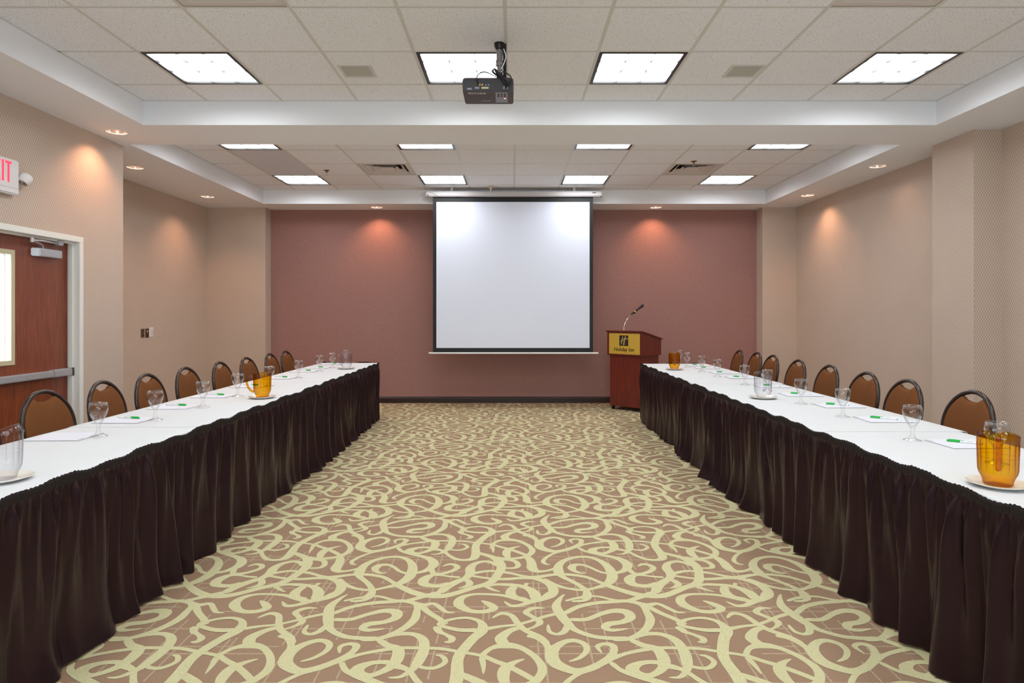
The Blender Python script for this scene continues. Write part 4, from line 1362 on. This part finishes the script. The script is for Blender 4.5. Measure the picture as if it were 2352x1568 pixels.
for pads, row, sgn in ((left_pads, 'door-side', -1), (right_pads, 'lectern-side', 1)):
    for i, (x, y) in enumerate(pads):
        t = pad0 if k == 0 else copy_tree(pad0)
        k += 1
        a = R((hsh(i, 21 + sgn) - 0.5) * 5)
        t.location = (x, y, ZT + 0.0012)
        t.rotation_euler = (0, 0, a + (0 if sgn > 0 else PI))
        tag(t, 'white letter-size notepad on the %s tables, %s from the screen end' % (row, ORD[i]), group='notepads on the %s tables' % row)
        if sgn < 0 and i == 8:
            continue
        p = pen0 if kp == 0 else copy_tree(pen0)
        kp += 1
        if sgn > 0:
            p.location = (x - 0.0, y + 0.01, ZT + 0.0012 + 0.0036 + 0.0056)
            p.rotation_euler = (0, 0, R(180 - 38) + a)
        else:
            p.location = (x - 0.01, y + 0.05, ZT + 0.0012 + 0.0036 + 0.0056)
            p.rotation_euler = (0, 0, R(-8 - 14 * hsh(i, 5)) + a)
        tag(p, 'white pen with green cap on the %s notepad, %s from the screen end' % (row, ORD[i]), 'pen', 'pens on the %s notepads' % row)

# ---------------------------------------------------------------- pitchers on plates
def make_pitcher(mat):
    """local: spout at -y, handle at +y"""
    t = thing('pitcher', 'pitcher', 'pitcher')
    seg = 72
    prof = [(0.001, 0.004), (0.050, 0.003), (0.0535, 0.006), (0.055, 0.018), (0.060, 0.030), (0.069, 0.046), (0.0715, 0.06), (0.0725, 0.09), (0.0735, 0.12), (0.0745, 0.15), (0.0748, 0.168), (0.0760, 0.174), (0.0765, 0.180)]
    def ring(r, z, i, top=0.0):
        a = 2 * PI * i / seg
        fl = 1.0 + (0.018 * math.cos(16 * a) if 0.05 < z < 0.165 else 0.0)
        x, y = r * fl * math.cos(a), r * fl * math.sin(a)
        return x, y, z
    rows = [[ring(r, z, i) for i in range(seg)] for r, z in prof]
    # the lip rises into a guard towards the spout, notched in the middle
    for u in (0.25, 0.5, 0.75, 1.0):
        row = []
        for i in range(seg):
            a = 2 * PI * i / seg
            d = abs((a - 1.5 * PI + PI) % (2 * PI) - PI)          # angle from the spout
            g = max(0.0, math.cos(min(d * 0.95, PI / 2)))
            notch = math.exp(-(d / 0.16) ** 2)
            rise = 0.004 + 0.026 * g ** 0.7 - 0.030 * notch * 0.8
            lean = -0.016 * g ** 0.8 * u * u + 0.014 * notch * u
            r = 0.0765 + lean
            row.append((r * math.cos(a), r * math.sin(a), 0.180 + max(rise, 0.002) * u))
        rows.append(row)
    bd = MB().grid(rows, True)
    for i in range(16):
        a = 2 * PI * (i + 0.5) / 16
        c, s_ = math.cos(a), math.sin(a)
        bd.tube([(r * c, r * s_, z) for r, z in ((0.0700, 0.050), (0.0712, 0.09), (0.0722, 0.13), (0.0735, 0.164))], [0.0004, 0.0010, 0.0011, 0.0016], 6)
    bd.tube([(0.0722 * math.cos(2 * PI * i / 48), 0.0722 * math.sin(2 * PI * i / 48), 0.108) for i in range(48)], 0.0005, 6, closed=True)
    bd.build('body', mat, t, smooth=180)
    MB().tube(rows[-1], 0.0014, 6, closed=True).build('rim', mat, t, smooth=180)
    hp = [(0, 0.072, 0.158), (0, 0.092, 0.168), (0, 0.116, 0.160), (0, 0.127, 0.135), (0, 0.124, 0.105), (0, 0.110, 0.075), (0, 0.090, 0.055), (0, 0.068, 0.047)]
    hp = smooth_stroke(hp, 4)
    MB().tube(hp, 0.0085, 10, flat=1.25, up=(0, 0, 1)).build('handle', mat, t, smooth=180)
    return t
def make_plate():
    return MB().lathe([(0.001, 0.004), (0.055, 0.004), (0.064, 0.006), (0.085, 0.012), (0.101, 0.0165), (0.1025, 0.0155), (0.10, 0.0135), (0.07, 0.003), (0.062, 0.0), (0.001, 0.0)], 64).build('saucer_plate', 'plate', smooth=40)
clear0, amber0, plate0 = make_pitcher('clear_plastic'), make_pitcher('amber_plastic'), make_plate()
PIT = [
    (clear0, -1.985, 2.49, 128, 'clear', 'on the door-side tables, farthest from the screen'),
    (amber0, -1.935, 4.95, 108, 'amber', 'on the door-side tables across from the door'),
    (clear0, -1.975, 7.61, 130, 'clear', 'at the screen end of the door-side tables'),
    (amber0, 1.828, 2.41, -38, 'amber', 'on the lectern-side tables, farthest from the screen'),
    (clear0, 1.930, 4.93, -29, 'clear', 'halfway along the lectern-side tables'),
    (amber0, 1.895, 7.49, -18, 'amber', 'on the lectern-side tables near the lectern'),
]
seen = set()
for i, (src, x, y, rot, col, place) in enumerate(PIT):
    t = copy_tree(src) if src.name in seen else src
    seen.add(src.name)
    t.location = (x, y, ZT + 0.0052)
    t.rotation_euler = (0, 0, R(rot))
    t.scale = (0.88, 0.88, 1.0)
    tag(t, 'empty %s plastic pitcher %s' % (col, place), group='%s plastic pitchers' % col)
    p = plate0 if i == 0 else copy_tree(plate0)
    p.location = (x, y, ZT + 0.0012)
    tag(p, 'cream plate under the %s pitcher %s' % (col, place.replace('on the ', 'of the ').replace('at the ', 'at the ')), 'plate', 'plates under the pitchers')

# ---------------------------------------------------------------- projection screen
sc = thing('projection_screen', 'pulled-down white projection screen with black borders before the plum wall', 'screen', (0.008, 9.42, 0))
case = MB().box(-1.28, 1.296, -0.05, 0.05, 3.127, 3.205).build('case', 'case_white', sc, bevel=0.012)
for s in (-1.281, 1.297):
    MB().box(min(s, s + 0.006), max(s, s + 0.006) + 0.004, -0.054, 0.054, 3.122, 3.209).build('case_end_cap', 'case_white', sc, bevel=0.006)
MB().lathe([(0.002, 0), (0.009, 0.0), (0.009, 0.004), (0.002, 0.005)], 16, True, True).build('screw', 'black_metal', sc).location = (-1.245, -0.052, 3.14)
bpy.data.objects[sc.children[-1].name].rotation_euler = (R(90), 0, 0)
for x0, x1 in ((1.160, 1.172), (1.177, 1.197), (1.199, 1.215)):
    MB().box(x0, x1, -0.0508, -0.0498, 3.172, 3.186).build('maker_mark', 'black_metal', case)
X0, X1, Z0, Z1 = -1.178, 1.178, 0.838, 3.13
wx0, wx1, wz0, wz1 = -1.127, 1.127, 0.905, 3.052
MB().box(X0, X1, 0.0, 0.003, Z0, Z1).build('black_border', 'screen_black', sc)
MB().box(wx0, wx1, -0.0012, 0.0, wz0, wz1).build('white_surface', 'screen_white', sc)
MB().tube([(-1.232, 0.0, 0.828), (1.248, 0.0, 0.828)], 0.0125, 14).build('weight_bar', 'sign_white', sc, smooth=60)
for s in (-1.234, 1.25):
    MB().tube([(s - 0.006, 0, 0.828), (s + 0.006, 0, 0.828)], 0.0145, 14).build('bar_cap', 'case_white', sc)
for s in (-0.9, 0.9):
    MB().box(s - 0.02, s + 0.02, -0.015, 0.015, 3.20, ZC).build('hanging_bracket', 'case_white', sc)
# its mains lead and the plug in the ceiling
cb = smooth_stroke([(-1.03, 9.365, 3.10), (-1.12, 9.36, 3.155), (-1.22, 9.36, 3.20), (-1.33, 9.38, 3.19), (-1.375, 9.42, 3.14), (-1.33, 9.48, 3.07), (-1.30, 9.52, 3.055)], 6)
o = MB().tube([(p[0] - 0.008, min(p[1], 9.55) - 9.42, p[2]) for p in cb[4:]], 0.005, 8).build('power_cord', 'sign_white', sc, smooth=60)
t = thing('ceiling_socket', 'small beige ceiling socket with white plug above the screen case', 'socket', (-0.315, 9.30, ZC))
MB().box(-0.035, 0.035, -0.035, 0.035, -0.028, 0.0).build('box', 'beige_plastic', t, bevel=0.004)
MB().lathe([(0.014, -0.028), (0.013, -0.045), (0.006, -0.065), (0.005, -0.085)], 14, True, True).build('plug', 'sign_white', t, smooth=50)

# ---------------------------------------------------------------- lectern with microphone
TH = R(-43)
lec = thing('lectern', 'reddish brown wooden lectern with gold sign panel on casters', 'lectern', (1.80, 9.46, 0), TH)
# local: front face looks to -y, width along x
W, D = 0.27, 0.235
MB().box(-W, W, -D, D, 0.055, 0.80).build('body', 'mahogany', lec, bevel=0.003)
hw, hd = W + 0.028, D + 0.028
zf, zb = 1.142, 1.03
hv = MB()
hv.v = [(-hw, -hd, 0.80), (hw, -hd, 0.80), (hw, hd, 0.80), (-hw, hd, 0.80), (-hw, -hd, zf), (hw, -hd, zf), (hw, hd, zb), (-hw, hd, zb)]
hv.f = [(0, 3, 2, 1), (4, 5, 6, 7), (0, 1, 5, 4), (1, 2, 6, 5), (2, 3, 7, 6), (3, 0, 4, 7)]
head = hv.build('head_box', 'mahogany', lec, bevel=0.003)
o_ = 0.018
tv = MB()
dz = (zf - zb) / (2 * hd) * o_
a = [(-hw - o_, -hd - o_, zf + dz), (hw + o_, -hd - o_, zf + dz), (hw + o_, hd + o_, zb - dz), (-hw - o_, hd + o_, zb - dz)]
tv.v = a + [(x, y, z + 0.018) for x, y, z in a]
tv.f = [(0, 3, 2, 1), (4, 5, 6, 7), (0, 1, 5, 4), (1, 2, 6, 5), (2, 3, 7, 6), (3, 0, 4, 7)]
tv.build('slanted_top', 'mahogany', lec, bevel=0.003)
sgn = MB().box(-0.262, 0.262, -hd - 0.006, -hd, 0.822, 1.122).build('sign_panel', 'gold_print', lec, bevel=0.002)
yf = -hd - 0.0066
MB().box(-0.082, 0.070, yf, -hd - 0.005, 0.942, 1.094).build('emblem_square', 'sign_black', sgn)
def stroke(pts, w):
    b = MB()
    S = smooth_stroke(pts, 6)
    l, r = [], []
    for i, (x, z) in enumerate(S):
        a, c = S[max(i - 1, 0)], S[min(i + 1, len(S) - 1)]
        dx, dz_ = c[0] - a[0], c[1] - a[1]
        L = math.hypot(dx, dz_)
        e = min(i, len(S) - 1 - i)
        q = w * (0.6 if e == 0 else 1.0)
        l.append((x - dz_ / L * q, yf - 0.0008, z + dx / L * q))
        r.append((x + dz_ / L * q, yf - 0.0008, z - dx / L * q))
    b.grid([l, r])
    b.build('emblem_stroke', 'gold_pale', sgn)
stroke([(-0.020, 1.076), (-0.033, 1.03), (-0.041, 0.995), (-0.043, 0.968)], 0.0065)
stroke([(0.026, 1.082), (0.010, 1.04), (0.000, 0.995), (-0.006, 0.952)], 0.0085)
stroke([(-0.066, 1.005), (-0.045, 1.018), (-0.01, 1.034), (0.03, 1.043), (0.071, 1.049)], 0.005)
text_mesh('sign_lettering', 'Holiday Inn', 0.077, 'sign_black', sgn, (-0.006, yf, 0.888), (R(90), 0, 0), 0.0006, shear=0.18, width=0.96, bold=0.0012)
for sx in (-1, 1):
    for sy in (-1, 1):
        w = MB()
        w.tube([(sx * (W - 0.035) - 0.012, sy * (D - 0.035), 0.027), (sx * (W - 0.035) + 0.012, sy * (D - 0.035), 0.027)], 0.027, 18)
        w.build('caster', 'black_metal', lec, smooth=40)
mic = thing('microphone', 'black microphone with yellow tape on a chrome gooseneck atop the lectern', 'microphone', (1.64, 9.42, 1.149))
neck = smooth_stroke([(0, 0, 0), (0.0, 0.0, 0.04), (0.012, 0.006, 0.10), (0.05, 0.027, 0.175), (0.10, 0.055, 0.225), (0.14, 0.08, 0.262)], 5)
MB().tube(neck, 0.0062, 10).build('gooseneck', 'chrome', mic, smooth=70)
MB().lathe([(0.018, -0.004), (0.018, 0.004), (0.009, 0.008), (0.009, 0.03)], 20, True, True).build('flange', 'chrome', mic, smooth=40)
MB().tube([(0.125, 0.07, 0.245), (0.155, 0.09, 0.28), (0.185, 0.105, 0.268)], 0.012, 8).build('clip', 'black_metal', mic, smooth=60)
md = Vector((0.85, 0.5, 0.62)).normalized()
m0 = Vector((0.155, 0.088, 0.268))
MB().tube([tuple(m0 + md * d) for d in (0.0, 0.04, 0.15, 0.17, 0.175, 0.2, 0.225, 0.237)], [0.012, 0.0135, 0.0165, 0.017, 0.0215, 0.0225, 0.019, 0.008], 18).build('handle', 'black_metal', mic, smooth=50)
MB().tube([tuple(m0 + md * d) for d in (0.028, 0.045)], 0.0152, 18).build('tape_band', 'yellow_tape', mic, smooth=50)

# ---------------------------------------------------------------- projector under the ceiling
pj = thing('projector', 'dark projector hanging upside down from a grey ceiling pole', 'projector', (-0.16, 4.29, 2.846))
# local: lower face (the unit's lid) at z 0, connector side to -y
w, d, h = 0.168, 0.125, 0.095
pv = MB()
lo = [(-w + 0.004, -d), (w, -d), (w - 0.002, d), (-w + 0.004, d)]
up = [(-w, -d), (w, -d), (w, d), (-w, d)]
pv.grid([[(x, y, 0.0) for x, y in lo], [(x, y, h * 0.7) for x, y in up], [(x * 0.96, y * 0.95, h) for x, y in up]], True)
pv.f += [(0, 3, 2, 1), (8, 9, 10, 11)]
body = pv.build('body', 'projector_dark', pj, bevel=0.006)
MB().box(-w + 0.012, w - 0.012, -d - 0.001, -d + 0.004, 0.010, h - 0.018).build('connector_bay', 'projector_black', pj)
for x in (-0.052, -0.036):
    MB().tube([(x, -d - 0.006, 0.043), (x, -d + 0.001, 0.043)], 0.0055, 12).build('jack', 'brass', pj, smooth=40)
for x in (-0.012, 0.006):
    MB().tube([(x, -d - 0.005, 0.043), (x, -d + 0.001, 0.043)], 0.005, 12).build('jack', 'panel_grey', pj, smooth=40)
MB().box(-0.042, 0.006, -d - 0.006, -d + 0.001, 0.018, 0.030).build('port', 'beige_plastic', pj, bevel=0.002)
MB().box(-0.085, -0.055, -d - 0.005, -d + 0.001, 0.018, 0.030).build('port', 'panel_grey', pj, bevel=0.002)
MB().box(0.10, 0.132, -d - 0.006, -d + 0.001, 0.015, 0.034).build('port', 'panel_grey', pj, bevel=0.002)
MB().box(-0.135, -0.105, -d - 0.005, -d + 0.001, 0.012, 0.024).build('port', 'panel_grey', pj, bevel=0.002)
kp_ = MB().box(0.048, 0.128, -d + 0.012, d - 0.03, -0.003, 0.002).build('keypad', 'panel_grey', pj, bevel=0.0015)
for i in range(3):
    for j in range(3):
        MB().box(0.062 + i * 0.021, 0.074 + i * 0.021, -d + 0.03 + j * 0.024, -d + 0.045 + j * 0.024, -0.0045, -0.002).build('button', 'projector_black', kp_)
MB().box(0.104, 0.116, -d + 0.115, -d + 0.125, -0.0045, -0.002).build('indicator_light', 'led_red', kp_)
MB().box(0.052, 0.124, d - 0.04, d - 0.03, -0.005, 0.0).build('latch', 'projector_black', pj)
MB().box(-0.05, 0.012, 0.045, 0.056, -0.0012, 0.001).build('lamp_cover_slot', 'panel_grey', pj)
text_mesh('lettering', 'BENQ', 0.036, 'print_white', pj, (-0.072, -d + 0.030, -0.0008), (R(180), 0, R(180)), 0.0004, width=1.25)
OFF = (0.07, 0.11, 0.107)      # the mount's foot in the projector's frame
MB().lathe([(0.036, ZC - 2.953), (0.036, ZC - 2.963), (0.032, ZC - 2.985), (0.024, ZC - 3.0)], 24, True).build('ceiling_plate', 'black_metal', pj, loc=OFF, smooth=40)
MB().tube([(0, 0, 0.17), (0, 0, ZC - 2.975)], 0.021, 16).build('pole', 'mount_grey', pj, loc=OFF, smooth=60)
MB().tube([(0, 0, 0.02), (0, 0, 0.17)], 0.017, 16).build('inner_pole', 'mount_grey', pj, loc=OFF, smooth=60)
MB().lathe([(0.024, 0.15), (0.026, 0.155), (0.026, 0.185), (0.022, 0.19)], 20, True, True).build('collar', 'mount_grey', pj, loc=OFF, smooth=40)
MB().box(-0.03, 0.03, -0.03, 0.02, -0.008, 0.03).build('ball_head', 'mount_grey', pj, loc=OFF, bevel=0.008)
m = MB()
for x, y in ((-0.17, -0.16), (0.05, -0.18), (-0.17, -0.02), (0.05, -0.02)):
    m.tube([(0, -0.01, -0.002), (x * 0.6, y * 0.6, 0.004), (x, y, -0.008)], 0.007, 8)
m.build('spider_arms', 'black_metal', pj, loc=OFF, smooth=60)
MB().tube([(0.036, 0.005, ZC - 2.955), (0.037, 0.005, 0.02)], 0.013, 10).build('cable', 'cable_black', pj, loc=OFF, smooth=60)
cbl = smooth_stroke([(0.03, -0.02, 0.26), (0.045, -0.045, 0.20), (0.03, -0.06, 0.14), (0.012, -0.05, 0.11)], 6)
MB().tube(cbl, 0.004, 8).build('cable_loop', 'sign_white', pj, loc=OFF, smooth=60)
for pts, r in (([(0.02, -0.04, 0.05), (-0.04, -0.14, 0.06), (-0.02, -0.26, 0.03), (0.03, -0.26, -0.04), (0.055, -0.245, -0.075)], 0.007),
               ([(0.02, -0.04, 0.045), (-0.02, -0.18, 0.05), (0.02, -0.27, -0.01), (0.055, -0.262, -0.055), (0.045, -0.242, -0.085)], 0.007),
               ([(0.03, -0.03, 0.05), (0.02, -0.2, 0.04), (0.08, -0.27, -0.02), (0.055, -0.25, -0.07)], 0.004),
               ([(0.0, -0.05, 0.05), (-0.09, -0.22, 0.03), (-0.14, -0.262, -0.015), (-0.13, -0.242, -0.06)], 0.0035)):
    MB().tube([(x + 0.07, y + 0.11, z + 0.104) for x, y, z in smooth_stroke(pts, 6)], r, 8).build('signal_cable', 'cable_black', pj, smooth=60)
